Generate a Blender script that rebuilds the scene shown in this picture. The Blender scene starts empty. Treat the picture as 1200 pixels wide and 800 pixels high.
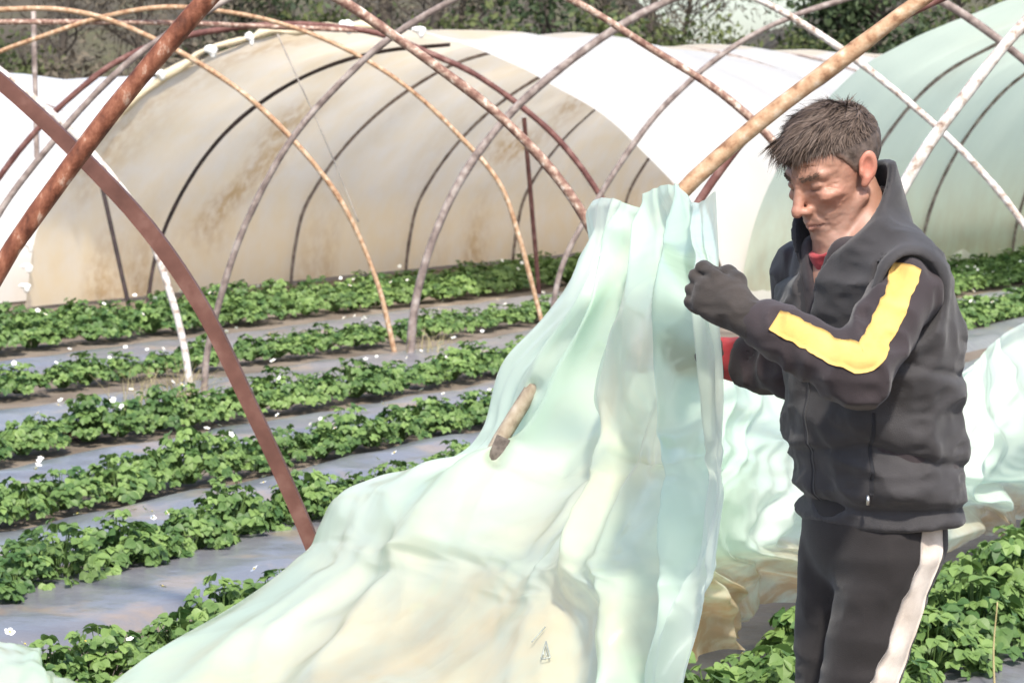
import bpy, bmesh, math, random
import numpy as np
from mathutils import Vector, Matrix
R = math.radians
rng = np.random.default_rng(7)
random.seed(7)
sc = bpy.context.scene
col = sc.collection

# ------------------------------------------------------------------ camera geometry
CAM_H = 1.72
FPX = 3000.0
PITCH = math.atan(270.0 / FPX)
FW = np.array([0, math.cos(PITCH), -math.sin(PITCH)])
UP = np.array([0, math.sin(PITCH), math.cos(PITCH)])
RT = np.array([1.0, 0, 0])
CP = np.array([0, 0, CAM_H])
def ray(px, py): return FW * FPX + RT * (px - 600.0) + UP * (400.0 - py)
def at(px, py, Y):
    d = ray(px, py); return CP + d * (Y / d[1])
def gnd(px, py, z=0.0):
    d = ray(px, py); return CP + d * ((z - CAM_H) / d[2])
def proj(p):
    v = np.asarray(p) - CP
    k = FPX / (v @ FW)
    return 600 + (v @ RT) * k, 400 - (v @ UP) * k
TH = math.atan(1750.0 / FPX)
D = np.array([math.sin(TH), math.cos(TH), 0.0])          # direction of the crop rows and tunnels
N2 = np.array([math.cos(TH), -math.sin(TH), 0.0])

cam_d = bpy.data.cameras.new('camera'); cam = bpy.data.objects.new('camera', cam_d); col.objects.link(cam)
cam.location = (0, 0, CAM_H); cam.rotation_euler = (math.pi / 2 - PITCH, 0, 0)
cam_d.sensor_width = 36; cam_d.lens = 36 * FPX / 1200; cam_d.clip_end = 2000; cam_d.clip_start = 0.05
cam_d.dof.use_dof = True; cam_d.dof.focus_distance = 5.3; cam_d.dof.aperture_fstop = 13
sc.camera = cam

# ------------------------------------------------------------------ light
SUN = Vector((0.10, -0.60, 0.79)).normalized()
el = math.asin(SUN.z); az = math.atan2(SUN.x, SUN.y)
w = bpy.data.worlds.new('World'); sc.world = w; w.use_nodes = True
nt = w.node_tree; nt.nodes.clear()
sky = nt.nodes.new('ShaderNodeTexSky'); sky.sky_type = 'NISHITA'; sky.sun_disc = False
sky.sun_elevation = el; sky.sun_rotation = az; sky.air_density = 1.0; sky.dust_density = 2.2; sky.ozone_density = 1.0
bg = nt.nodes.new('ShaderNodeBackground'); bg.inputs[1].default_value = 0.15
wo = nt.nodes.new('ShaderNodeOutputWorld')
nt.links.new(sky.outputs[0], bg.inputs[0]); nt.links.new(bg.outputs[0], wo.inputs[0])
sd = bpy.data.lights.new('sun', 'SUN'); sd.energy = 3.1; sd.angle = R(4.0); sd.color = (1.0, 0.94, 0.84)
so = bpy.data.objects.new('sun', sd); col.objects.link(so)
so.rotation_euler = SUN.to_track_quat('Z', 'Y').to_euler()
sc.view_settings.view_transform = 'Standard'; sc.view_settings.look = 'None'
sc.view_settings.exposure = 0.98; sc.view_settings.gamma = 1.0
sc.render.engine = 'CYCLES'
sc.cycles.max_bounces = 7; sc.cycles.transmission_bounces = 6; sc.cycles.transparent_max_bounces = 8
sc.cycles.use_denoising = True

# ------------------------------------------------------------------ noise
def _hash(ix, iy, iz, s):
    n = (ix * 374761393 + iy * 668265263 + iz * 2147483647 + s * 1274126177) & 0xFFFFFFFF
    n = ((n ^ (n >> 13)) * 1274126177) & 0xFFFFFFFF
    n = n ^ (n >> 16)
    return (n & 0xFFFF).astype(np.float32) / 32767.5 - 1.0
def vnoise(x, y, z=0.0, s=0):
    x, y, z = np.broadcast_arrays(np.asarray(x, np.float32), np.asarray(y, np.float32), np.asarray(z, np.float32))
    ix = np.floor(x).astype(np.int64); iy = np.floor(y).astype(np.int64); iz = np.floor(z).astype(np.int64)
    fx = x - ix; fy = y - iy; fz = z - iz
    fx = fx * fx * (3 - 2 * fx); fy = fy * fy * (3 - 2 * fy); fz = fz * fz * (3 - 2 * fz)
    r = 0
    for a in (0, 1):
        for b in (0, 1):
            for c in (0, 1):
                wgt = (fx if a else 1 - fx) * (fy if b else 1 - fy) * (fz if c else 1 - fz)
                r = r + wgt * _hash(ix + a, iy + b, iz + c, s)
    return r
def fbm(x, y, z=0.0, s=0, o=3):
    r = 0; a = 1.0
    for k in range(o):
        r = r + a * vnoise(np.asarray(x) * 2 ** k, np.asarray(y) * 2 ** k, np.asarray(z) * 2 ** k, s + k); a *= 0.5
    return r

# ------------------------------------------------------------------ object helpers
def tag(o, label=None, cat=None, group=None, kind=None):
    if label: o['label'] = label
    if cat: o['category'] = cat
    if group: o['group'] = group
    if kind: o['kind'] = kind
    return o
def mesh_obj(name, verts, faces, mat, parent=None, smooth=True, origin=None, attrs=None):
    me = bpy.data.meshes.new(name)
    V = np.asarray(verts, float)
    if origin is not None: V = V - np.asarray(origin, float)
    me.from_pydata(V.tolist(), [], faces if isinstance(faces, list) else faces.tolist())
    me.update()
    if smooth: me.polygons.foreach_set('use_smooth', np.ones(len(me.polygons), bool))
    mats = mat if isinstance(mat, (list, tuple)) else [mat]
    for m in mats: me.materials.append(m)
    if attrs:
        for k, a in attrs.items():
            a = np.asarray(a, np.float32)
            if a.ndim == 1:
                at_ = me.attributes.new(k, 'FLOAT', 'POINT'); at_.data.foreach_set('value', a)
            else:
                at_ = me.attributes.new(k, 'FLOAT_COLOR', 'POINT')
                at_.data.foreach_set('color', np.hstack([a, np.ones((len(a), 1), np.float32)]).ravel())
    o = bpy.data.objects.new(name, me); col.objects.link(o)
    if parent is not None: o.parent = parent
    elif origin is not None: o.location = origin
    return o
def empty(name, loc):
    o = bpy.data.objects.new(name, None); col.objects.link(o); o.location = loc; o.empty_display_size = 0.1
    return o
def crom(P, n):
    """Catmull-Rom (centripetal-ish, chord length) resample of an open polyline (k,d) to n points."""
    P = np.asarray(P, float)
    d = np.linalg.norm(np.diff(P, axis=0), axis=1); t = np.concatenate([[0], np.cumsum(d)])
    tt = np.linspace(0, t[-1], n)
    return crom_t(P, t, tt)
def crom_t(P, t, tt):
    P = np.asarray(P, float)
    m = np.zeros_like(P)
    dt = np.diff(t).reshape([-1] + [1] * (P.ndim - 1)); s = np.diff(P, axis=0) / np.maximum(dt, 1e-9)
    m[1:-1] = (s[:-1] * dt[1:] + s[1:] * dt[:-1]) / (dt[1:] + dt[:-1]); m[0] = s[0]; m[-1] = s[-1]
    i = np.clip(np.searchsorted(t, tt, side='right') - 1, 0, len(t) - 2)
    sh = [-1] + [1] * (P.ndim - 1)
    h = (t[i + 1] - t[i]).reshape(sh); u = ((tt - t[i])).reshape(sh) / h
    return ((2 * u**3 - 3 * u**2 + 1) * P[i] + (u**3 - 2 * u**2 + u) * h * m[i]
            + (-2 * u**3 + 3 * u**2) * P[i + 1] + (u**3 - u**2) * h * m[i + 1])
def tube(P, rad, sides=8, cap=True, jit=0.0, square=False):
    P = np.asarray(P, float); n = len(P)
    rad = np.broadcast_to(np.asarray(rad, float), (n,))
    T = np.gradient(P, axis=0); T /= np.linalg.norm(T, axis=1)[:, None] + 1e-12
    ref = np.array([0, 1.0, 0]) if abs(T[:, 1]).mean() < 0.75 else np.array([1.0, 0, 0])
    A = np.cross(T, ref); A /= np.linalg.norm(A, axis=1)[:, None] + 1e-12
    B = np.cross(T, A)
    V = []
    off = math.pi / sides if square else 0
    for k in range(sides):
        a = 2 * math.pi * k / sides + off
        rr = rad * (1 + jit * rng.standard_normal(n)) if jit else rad
        V.append(P + (A * math.cos(a) + B * math.sin(a)) * rr[:, None])
    V = np.stack(V, 1).reshape(-1, 3)
    F = []
    for i in range(n - 1):
        for k in range(sides):
            k2 = (k + 1) % sides
            F.append((i * sides + k, i * sides + k2, (i + 1) * sides + k2, (i + 1) * sides + k))
    if cap:
        F.append(tuple(range(sides))[::-1]); F.append(tuple((n - 1) * sides + k for k in range(sides)))
    return V, F
class MB:
    def __init__(s): s.v = []; s.f = []; s.n = 0; s.a = []
    def add(s, V, F, a=0.0):
        V = np.asarray(V, float); s.v.append(V); s.f += [tuple(i + s.n for i in f) for f in F]; s.n += len(V)
        s.a.append(np.full(len(V), a) if np.isscalar(a) else np.asarray(a))
    def build(s, name, mat, parent=None, smooth=True, origin=None, attr=None):
        return mesh_obj(name, np.vstack(s.v), s.f, mat, parent, smooth, origin,
                        {attr: np.concatenate(s.a)} if attr else None)
def grid_faces(nu, nv):
    i = np.arange((nu - 1) * (nv - 1)); a = (i // (nv - 1)) * nv + i % (nv - 1)
    return np.stack([a, a + 1, a + nv + 1, a + nv], 1)

# ------------------------------------------------------------------ materials
def new_mat(name):
    m = bpy.data.materials.new(name); m.use_nodes = True
    n = m.node_tree; b = n.nodes['Principled BSDF']
    return m, n, b
def noise_node(n, scale, detail=4, rough=0.55, coord='Object', stretch=None):
    tc = n.nodes.new('ShaderNodeTexCoord'); t = n.nodes.new('ShaderNodeTexNoise')
    t.inputs['Scale'].default_value = scale; t.inputs['Detail'].default_value = detail; t.inputs['Roughness'].default_value = rough
    if stretch:
        mp = n.nodes.new('ShaderNodeMapping'); mp.inputs['Scale'].default_value = stretch
        n.links.new(tc.outputs[coord], mp.inputs[0]); n.links.new(mp.outputs[0], t.inputs['Vector'])
    else: n.links.new(tc.outputs[coord], t.inputs['Vector'])
    return t
def ramp(n, src, stops):
    r = n.nodes.new('ShaderNodeValToRGB'); e = r.color_ramp.elements
    while len(e) < len(stops): e.new(0.5)
    for k, (p, c) in enumerate(stops):
        e[k].position = p; e[k].color = (*c, 1) if len(c) == 3 else c
    n.links.new(src, r.inputs[0]); return r
def bump(n, b, src, strength=0.3, dist=0.01):
    bp = n.nodes.new('ShaderNodeBump'); bp.inputs['Strength'].default_value = strength; bp.inputs['Distance'].default_value = dist
    n.links.new(src, bp.inputs['Height']); n.links.new(bp.outputs[0], b.inputs['Normal']); return bp
def mixrgb(n, fac, a, b):
    m = n.nodes.new('ShaderNodeMix'); m.data_type = 'RGBA'
    for sock, v in ((m.inputs[0], fac), (m.inputs[6], a), (m.inputs[7], b)):
        if hasattr(v, 'is_output'): n.links.new(v, sock)
        elif isinstance(v, (int, float)): sock.default_value = v
        else: sock.default_value = (*v, 1)
    return m.outputs[2]
def attr_node(n, name):
    a = n.nodes.new('ShaderNodeAttribute'); a.attribute_name = name; return a

def noisy(name, stops, scale=8, rough=0.7, bs=0.3, bd=0.01, detail=5, stretch=None, spec=0.3, bscale=None, metal=0):
    m, n, b = new_mat(name)
    t = noise_node(n, scale, detail, stretch=stretch)
    r = ramp(n, t.outputs[0], stops); n.links.new(r.outputs[0], b.inputs['Base Color'])
    b.inputs['Roughness'].default_value = rough; b.inputs['Specular IOR Level'].default_value = spec; b.inputs['Metallic'].default_value = metal
    if bs:
        t2 = noise_node(n, bscale or scale * 3, 4); bump(n, b, t2.outputs[0], bs, bd)
    return m
M = {}
M['soil'] = noisy('soil', [(0.3, (0.11, 0.085, 0.062)), (0.6, (0.19, 0.155, 0.12)), (0.75, (0.25, 0.215, 0.175))], 3, 0.95, 0.8, 0.03)
M['rust'] = noisy('rust_brown', [(0.3, (0.10, 0.030, 0.018)), (0.5, (0.21, 0.075, 0.048)), (0.66, (0.30, 0.13, 0.08)), (0.76, (0.50, 0.36, 0.28))], 14, 0.75, 0.5, 0.004)
M['rust_box'] = noisy('rust_oxide', [(0.3, (0.075, 0.030, 0.022)), (0.55, (0.115, 0.049, 0.037)), (0.8, (0.19, 0.10, 0.08))], 9, 0.6, 0.3, 0.003)
M['rust_bright'] = noisy('rust_orange', [(0.3, (0.075, 0.024, 0.013)), (0.45, (0.16, 0.055, 0.030)), (0.58, (0.25, 0.10, 0.058)), (0.67, (0.42, 0.28, 0.21))], 40, 0.7, 0.5, 0.004, stretch=(1, 1, 0.5))
M['peel_tan'] = noisy('peeling_tan', [(0.30, (0.18, 0.09, 0.05)), (0.42, (0.34, 0.20, 0.115)), (0.56, (0.44, 0.30, 0.19)), (0.72, (0.56, 0.46, 0.36))], 26, 0.75, 0.5, 0.004)
M['peel_white'] = noisy('peeling_white', [(0.30, (0.18, 0.12, 0.09)), (0.39, (0.38, 0.30, 0.25)), (0.50, (0.56, 0.51, 0.47)), (0.7, (0.78, 0.75, 0.72))], 24, 0.7, 0.4, 0.003)
M['peel_brown'] = noisy('peeling_brown', [(0.28, (0.12, 0.055, 0.042)), (0.45, (0.22, 0.125, 0.095)), (0.58, (0.38, 0.27, 0.21)), (0.66, (0.60, 0.50, 0.43))], 30, 0.75, 0.4, 0.003)
M['grey_pipe'] = noisy('grey_pipe', [(0.3, (0.12, 0.09, 0.08)), (0.5, (0.24, 0.19, 0.17)), (0.7, (0.38, 0.33, 0.30))], 15, 0.7, 0.4, 0.003)
M['dark_pipe'] = noisy('dark_pipe', [(0.35, (0.025, 0.02, 0.02)), (0.6, (0.06, 0.042, 0.042)), (0.75, (0.12, 0.085, 0.08))], 10, 0.6, 0.2, 0.002)
M['red_pipe'] = noisy('red_pipe', [(0.3, (0.08, 0.03, 0.028)), (0.55, (0.15, 0.065, 0.055)), (0.75, (0.25, 0.15, 0.13))], 14, 0.7, 0.3, 0.002)
M['grey_tan'] = noisy('weathered_tan', [(0.3, (0.20, 0.15, 0.11)), (0.5, (0.33, 0.27, 0.20)), (0.7, (0.42, 0.36, 0.29))], 30, 0.8, 0.4, 0.003)
M['joint'] = noisy('dark_joint', [(0.35, (0.07, 0.055, 0.05)), (0.65, (0.17, 0.14, 0.125))], 45, 0.8, 0.5, 0.004)
M['white_bark'] = M['peel_white']
M['mulch'] = noisy('mulch_film_grey', [(0.3, (0.135, 0.134, 0.15)), (0.56, (0.17, 0.168, 0.182)), (0.66, (0.25, 0.20, 0.165))], 2.6, 0.28, 0.5, 0.03, spec=0.6, bscale=5)
M['string'] = noisy('string', [(0.4, (0.25, 0.22, 0.2)), (0.6, (0.4, 0.36, 0.32))], 10, 0.9, 0)
M['dry'] = noisy('dry_grass', [(0.35, (0.28, 0.23, 0.11)), (0.65, (0.50, 0.44, 0.24))], 6, 0.8, 0)
M['clod'] = noisy('red_soil_clod', [(0.35, (0.15, 0.085, 0.055)), (0.65, (0.26, 0.16, 0.11))], 25, 0.95, 0.6, 0.01)

def film_mat(name, base, trans=0.45, stain_shade=None, dirt=None, rough=0.32, transp=0.0, spec=0.4, bscale=6, bstr=0.25, band=None, crumple=False, lo=0.3):
    """Polythene: gloss + diffuse front, translucent body; attributes 'stain' and 'dirt' tint it where the sheet is soiled."""
    m, n, b = new_mat(name)
    out = n.nodes['Material Output']
    big = noise_node(n, 1.1, 3); var = ramp(n, big.outputs[0], [(0.3, tuple(c * 0.93 for c in base)), (0.7, base)])
    c = var.outputs[0]
    if band:
        a = attr_node(n, 'band'); c = mixrgb(n, a.outputs['Fac'], c, band)
    if stain_shade:
        a = attr_node(n, 'stain_shade'); nz = noise_node(n, 4.0, 6)
        mm = n.nodes.new('ShaderNodeMath'); mm.operation = 'MULTIPLY'; n.links.new(a.outputs['Fac'], mm.inputs[0])
        rr = ramp(n, nz.outputs[0], [(0.3, (lo, lo, lo)), (0.62, (1, 1, 1))]); n.links.new(rr.outputs[0], mm.inputs[1])
        c = mixrgb(n, mm.outputs[0], c, stain_shade)
    if dirt:
        a = attr_node(n, 'dirt'); nz = noise_node(n, 9.0, 6)
        mm = n.nodes.new('ShaderNodeMath'); mm.operation = 'MULTIPLY'; n.links.new(a.outputs['Fac'], mm.inputs[0])
        rr = ramp(n, nz.outputs[0], [(0.35, (0.2, 0.2, 0.2)), (0.6, (1, 1, 1))]); n.links.new(rr.outputs[0], mm.inputs[1])
        c = mixrgb(n, mm.outputs[0], c, dirt)
    n.links.new(c, b.inputs['Base Color']); b.inputs['Roughness'].default_value = rough; b.inputs['Specular IOR Level'].default_value = spec
    tr = n.nodes.new('ShaderNodeBsdfTranslucent'); n.links.new(c, tr.inputs[0])
    mx = n.nodes.new('ShaderNodeMixShader'); mx.inputs[0].default_value = trans
    n.links.new(b.outputs[0], mx.inputs[1]); n.links.new(tr.outputs[0], mx.inputs[2])
    last = mx.outputs[0]
    if transp:
        tp = n.nodes.new('ShaderNodeBsdfTransparent'); mx2 = n.nodes.new('ShaderNodeMixShader'); mx2.inputs[0].default_value = transp
        n.links.new(last, mx2.inputs[1]); n.links.new(tp.outputs[0], mx2.inputs[2]); last = mx2.outputs[0]
    n.links.new(last, out.inputs[0])
    t2 = noise_node(n, bscale, 4); hsrc = t2.outputs[0]
    if crumple:
        tc = n.nodes.new('ShaderNodeTexCoord'); mp = n.nodes.new('ShaderNodeMapping'); mp.inputs['Scale'].default_value = (1.2, 1.2, 0.55); n.links.new(tc.outputs['Object'], mp.inputs[0])
        nz = n.nodes.new('ShaderNodeTexNoise'); nz.inputs['Scale'].default_value = 3.0; n.links.new(mp.outputs[0], nz.inputs['Vector'])
        av = n.nodes.new('ShaderNodeVectorMath'); av.operation = 'MULTIPLY_ADD'; n.links.new(nz.outputs['Color'], av.inputs[0]); av.inputs[1].default_value = (0.25, 0.25, 0.25); n.links.new(mp.outputs[0], av.inputs[2])
        tot = None
        for sc_, wt in ((2.4, 1.0), (6.5, 0.22)):
            vo = n.nodes.new('ShaderNodeTexVoronoi'); vo.inputs['Scale'].default_value = sc_; n.links.new(av.outputs[0], vo.inputs['Vector'])
            mm = n.nodes.new('ShaderNodeMath'); mm.operation = 'MULTIPLY_ADD'; n.links.new(vo.outputs['Distance'], mm.inputs[0]); mm.inputs[1].default_value = wt
            if tot is not None: n.links.new(tot, mm.inputs[2])
            else: mm.inputs[2].default_value = 0
            tot = mm.outputs[0]
        hsrc = tot; bstr = 0.32
    bp = bump(n, b, hsrc, bstr, 0.03); n.links.new(bp.outputs[0], tr.inputs['Normal'])
    return m
M['film_cream'] = film_mat('film_cream', (0.86, 0.84, 0.81), 0.52, stain_shade=(0.83, 0.70, 0.50), dirt=(0.54, 0.35, 0.16), bscale=2.5, lo=0.65)
M['film_white'] = film_mat('film_white', (0.86, 0.85, 0.84), 0.40, stain_shade=(0.75, 0.62, 0.45), dirt=(0.4, 0.25, 0.12), bscale=2.5)
M['film_mint'] = film_mat('film_mint', (0.74, 0.84, 0.70), 0.54, stain_shade=(0.56, 0.50, 0.36), dirt=(0.4, 0.3, 0.18), bscale=2.5)
M['sheet'] = film_mat('sheet_mint', (0.72, 0.89, 0.74), 0.52, stain_shade=(0.93, 0.83, 0.58), dirt=(0.60, 0.40, 0.21), rough=0.16, transp=0.12, spec=0.6, bscale=5, bstr=0.2, band=(0.82, 0.92, 0.81), crumple=True)
M['hem'] = film_mat('film_hem', (0.74, 0.64, 0.46), 0.25, bscale=8, bstr=0.5)

def leaf_mat(name, dark, light, rough=0.52, trans=0.28):
    m, n, b = new_mat(name); out = n.nodes['Material Output']
    a = attr_node(n, 'tone'); oi = n.nodes.new('ShaderNodeObjectInfo')
    ad = n.nodes.new('ShaderNodeMath'); ad.operation = 'MULTIPLY_ADD'; n.links.new(oi.outputs['Random'], ad.inputs[0]); ad.inputs[1].default_value = 0.3
    n.links.new(a.outputs['Fac'], ad.inputs[2])
    r = ramp(n, ad.outputs[0], [(0.1, dark), (1.1 if False else 1.0, light)])
    n.links.new(r.outputs[0], b.inputs['Base Color']); b.inputs['Roughness'].default_value = rough; b.inputs['Specular IOR Level'].default_value = 0.4
    tr = n.nodes.new('ShaderNodeBsdfTranslucent'); n.links.new(r.outputs[0], tr.inputs[0])
    mx = n.nodes.new('ShaderNodeMixShader'); mx.inputs[0].default_value = trans
    n.links.new(b.outputs[0], mx.inputs[1]); n.links.new(tr.outputs[0], mx.inputs[2]); n.links.new(mx.outputs[0], out.inputs[0])
    return m
M['leaf'] = leaf_mat('strawberry_leaf', (0.055, 0.120, 0.033), (0.205, 0.310, 0.090))
M['petal'] = noisy('petal', [(0.4, (0.82, 0.82, 0.76)), (0.6, (0.88, 0.88, 0.84))], 20, 0.6, 0)
M['shrub'] = leaf_mat('shrub_leaf', (0.035, 0.052, 0.018), (0.13, 0.155, 0.055), 0.7)
M['twig'] = leaf_mat('brown_twig', (0.06, 0.05, 0.037), (0.15, 0.125, 0.09), 0.9, 0.1)
M['fir'] = leaf_mat('dark_evergreen', (0.015, 0.030, 0.014), (0.06, 0.09, 0.035), 0.7, 0.1)
M['bark'] = noisy('bark', [(0.3, (0.035, 0.03, 0.026)), (0.6, (0.09, 0.075, 0.062)), (0.75, (0.16, 0.14, 0.12))], 4, 0.95, 0.6, 0.03)
M['hill'] = noisy('hill_scrub', [(0.3, (0.035, 0.030, 0.022)), (0.5, (0.07, 0.060, 0.045)), (0.7, (0.085, 0.085, 0.045))], 0.5, 0.95, 0.8, 0.3)

# ------------------------------------------------------------------ ground, hill
def ground():
    xs = np.concatenate([np.linspace(-400, -30, 12), np.linspace(-28, 28, 113), np.linspace(30, 400, 12)])
    ys = np.concatenate([np.linspace(-60, 2, 10), np.linspace(3, 48, 121), np.linspace(50, 600, 14)])
    X, Y = np.meshgrid(xs, ys, indexing='ij')
    Z = 0.012 * fbm(X * 1.3, Y * 1.3, s=3) - 0.03
    V = np.stack([X, Y, Z], -1).reshape(-1, 3)
    o = mesh_obj('ground', V, grid_faces(len(xs), len(ys)), M['soil']); tag(o, kind='structure')
    xs = np.linspace(-90, 90, 91); ys = np.linspace(72, 150, 30)
    X, Y = np.meshgrid(xs, ys, indexing='ij')
    hgt = 7.2 + 1.6 * fbm(X * 0.06, Y * 0.05, s=9) + np.clip(-X * 0.10, -1.0, 3.0)
    hgt = hgt * (1 - 0.62 * np.exp(-((X - 8.2) / 2.6) ** 2))
    Z = -0.2 + hgt * np.clip((Y - 72) / 22, 0, 1) ** 0.8 + 0.25 * fbm(X * 0.9, Y * 0.9, s=4)
    Z[:, 0] = -0.2
    V = np.stack([X, Y, Z], -1).reshape(-1, 3)
    o = mesh_obj('hill', V, grid_faces(len(xs), len(ys)), M['hill']); tag(o, kind='structure')
ground()

# ------------------------------------------------------------------ mulch film strips between the rows
def row_base(px, py):                      # ground point -> perpendicular offset of its row line
    g = gnd(px, py); return float(g @ N2)
def line_pt(off, Y):                       # point of the row line with that offset at world y = Y
    # p = off*N2 + t*D
    t = (Y - off * N2[1]) / D[1]; return off * N2 + t * D
def strip(px, py, width, Y0, Y1, label, z=0.012):
    off = row_base(px, py)
    n = int((Y1 - Y0) * 7); m = 9
    V = []
    for i in range(n):
        c = line_pt(off, Y0 + (Y1 - Y0) * i / (n - 1))
        s = (Y0 + (Y1 - Y0) * i / (n - 1))
        for j in range(m):
            q = (j / (m - 1) - 0.5) * width * (1 + 0.12 * math.sin(s * 2.1 + off) * (1 if j else -1))
            p = c + N2 * q; ed = 1 - abs(2 * j / (m - 1) - 1) ** 3; zz = -0.045 + (z + 0.035 + 0.02 * ed + 0.016 * float(fbm(s * 2.5, q * 6, off, 5)) + 0.01 * float(fbm(s * 7, q * 15, off, 6))) * min(1, ed * 1.6)
            V.append((p[0], p[1], zz))
    o = mesh_obj('mulch_film', V, grid_faces(n, m), M['mulch'], origin=(V[0][0], V[0][1], 0))
    tag(o, label, 'mulch film', 'grey mulch film strips between the crop rows')
strip(300, 653, 0.86, 6.3, 22, 'widest grey mulch film strip at lower left, disappearing under the crumpled sheet')
strip(300, 577, 0.60, 9, 26, 'grey mulch film strip second from the lower left corner')
strip(300, 509, 0.66, 11, 40, 'narrow brownish grey mulch film strip in the middle of the rows')
strip(300, 449, 0.95, 13, 40, 'grey mulch film strip at the feet of the white and tan hoops')
strip(300, 394, 0.72, 16, 40, 'farthest grey mulch film strip before the cream tunnel')
strip(1155, 800, 0.62, 5.0, 14, 'grey mulch film strip at the lower right behind the man')

# ------------------------------------------------------------------ strawberry plants
def leaflet(n_side=4):
    # toothed oval leaflet, base at origin, tip at +y, unit length, folded on midrib
    L = []
    for k in range(n_side + 1):
        t = k / n_side
        wd = 0.46 * math.sin(math.pi * (t * 0.86 + 0.10)) ** 0.8 if 0 < k < n_side else 0.04
        if k == 0: wd = 0.06
        L.append((wd, t))
    V = []; F = []
    for wd, t in L:
        zc = -0.22 * t * t
        V += [(-wd, t, zc + 0.30 * wd), (0, t, zc), (wd, t, zc + 0.30 * wd)]
    for k in range(n_side):
        a = 3 * k
        F += [(a, a + 1, a + 4, a + 3), (a + 1, a + 2, a + 5, a + 4)]
    return np.array(V), F
LFV, LFF = leaflet()
def rot(ax, a): return np.array(Matrix.Rotation(a, 3, ax))
def plant_mesh(seed, H=0.22, RAD=0.24, nleaf=112):
    rg = random.Random(seed); mb = MB()
    for k in range(nleaf):
        az_ = rg.uniform(0, 2 * math.pi); q = math.sqrt(rg.random())
        r = RAD * q * rg.uniform(0.75, 1.1); z = H * (1 - 0.72 * q ** 2) * rg.uniform(0.62, 1.12)
        tip = np.array([r * math.cos(az_), r * math.sin(az_), z])
        tone = rg.uniform(0.0, 0.75) if rg.random() > 0.12 else rg.uniform(0.75, 1.0)
        # stem
        base = np.array([0.03 * math.cos(az_), 0.03 * math.sin(az_), 0])
        mid = (base + tip) / 2 + np.array([0, 0, 0.03])
        P = crom([base, mid, tip], 5); Vt, Ft = tube(P, 0.0022, 3, False); mb.add(Vt, Ft, tone * 0.6)
        size = rg.uniform(0.028, 0.051)
        tilt = rg.uniform(-0.25, 0.55) + 0.5 * q
        Rm = rot('Z', az_ - math.pi / 2 + rg.uniform(-0.6, 0.6)) @ rot('X', -tilt) @ rot('Y', rg.uniform(-0.4, 0.4))
        for a in (-1.15, 0, 1.15):
            V = LFV * size * rg.uniform(0.85, 1.1)
            V = V @ (rot('Z', a) @ rot('X', rg.uniform(-0.25, 0.15))).T
            mb.add(V @ Rm.T + tip, LFF, min(1, max(0, tone + rg.uniform(-0.08, 0.08))))
    me_o = mb.build('strawberry_plant', M['leaf'], smooth=False, attr='tone')
    me = me_o.data; bpy.data.objects.remove(me_o); return me
PLANTS = [plant_mesh(100 + k, H=random.uniform(0.18, 0.25), RAD=random.uniform(0.18, 0.225)) for k in range(9)]
def blossom_mesh(seed):
    rg = random.Random(seed); mb = MB()
    for k in range(5):
        a = 2 * math.pi * k / 5
        V = np.array([(0, 0, 0), (-0.006, 0.008, 0.002), (-0.0075, 0.016, 0.003), (0, 0.020, 0.004), (0.0075, 0.016, 0.003), (0.006, 0.008, 0.002)])
        mb.add(V @ rot('Z', a).T, [(0, 5, 4, 3, 2, 1)], 0)
    Vt, Ft = tube([(0, 0, 0.0), (0, 0, 0.004), (0, 0, 0.006)], [0.005, 0.005, 0.002], 7); mb.add(Vt, Ft, 1)
    o = mb.build('blossom', M['flower'], smooth=False, attr='tone'); me = o.data; bpy.data.objects.remove(o); return me
mF, nF, bF = new_mat('strawberry_blossom'); aF = attr_node(nF, 'tone')
rF = ramp(nF, aF.outputs['Fac'], [(0.4, (0.86, 0.86, 0.82)), (0.6, (0.62, 0.46, 0.06))]); nF.links.new(rF.outputs[0], bF.inputs['Base Color']); M['flower'] = mF
BLOS = [blossom_mesh(k) for k in range(2)]
n_plants = [0]
def put_plant(p, label, scale=1.0, fl=0.5):
    o = bpy.data.objects.new('strawberry_plant', random.choice(PLANTS)); col.objects.link(o)
    o.location = (p[0], p[1], -0.01); o.rotation_euler = (0, 0, random.uniform(0, 6.28))
    s = scale * random.uniform(0.85, 1.15); o.scale = (s, s, s * random.uniform(0.9, 1.15))
    tag(o, label, 'strawberry plant', 'strawberry plants along the crop rows')
    n_plants[0] += 1
    if random.random() < fl:
        for _ in range(random.choice((1, 1, 2, 3))):
            b = bpy.data.objects.new('blossom', random.choice(BLOS)); col.objects.link(b); b.parent = o
            a = random.uniform(0, 6.28); r = random.uniform(0.05, 0.22)
            b.location = (r * math.cos(a), r * math.sin(a), 0.25 - 1.6 * r * r + random.uniform(-0.01, 0.03))
            b.rotation_euler = (random.uniform(0.2, 1.0), random.uniform(-0.4, 0.4), random.uniform(-0.8, 0.8))
            k = random.uniform(0.65, 1.0); b.scale = (k, k, k)
def row(px, py, Y0, Y1, step, label, xlims, scale=1.0, jit=0.035, fl=0.62, lanes=(0,)):
    off = row_base(px, py); s = 0
    Y = Y0
    while Y < Y1:
        for ln in lanes:
            p = line_pt(off + ln, Y + random.uniform(-0.06, 0.06)) + N2 * random.uniform(-jit, jit)
            x, y = proj(p)
            if any(a <= x <= b for a, b in xlims): put_plant(p, label, scale, fl)
        Y += step * D[1]
VIS = [(-190, 690), (900, 1290)]
row(300, 748, 5.9, 11, 0.25, 'leafy green strawberry plant in the nearest row at lower left', [(-190, 470)], 1.0)
row(300, 624, 7.6, 15, 0.25, 'green strawberry plant in the row just beyond the widest grey film strip', [(-190, 560)], 0.92)
row(300, 547, 9, 17.5, 0.27, 'green strawberry plant in the third row from the lower left', [(-190, 600)], 0.90)
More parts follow.
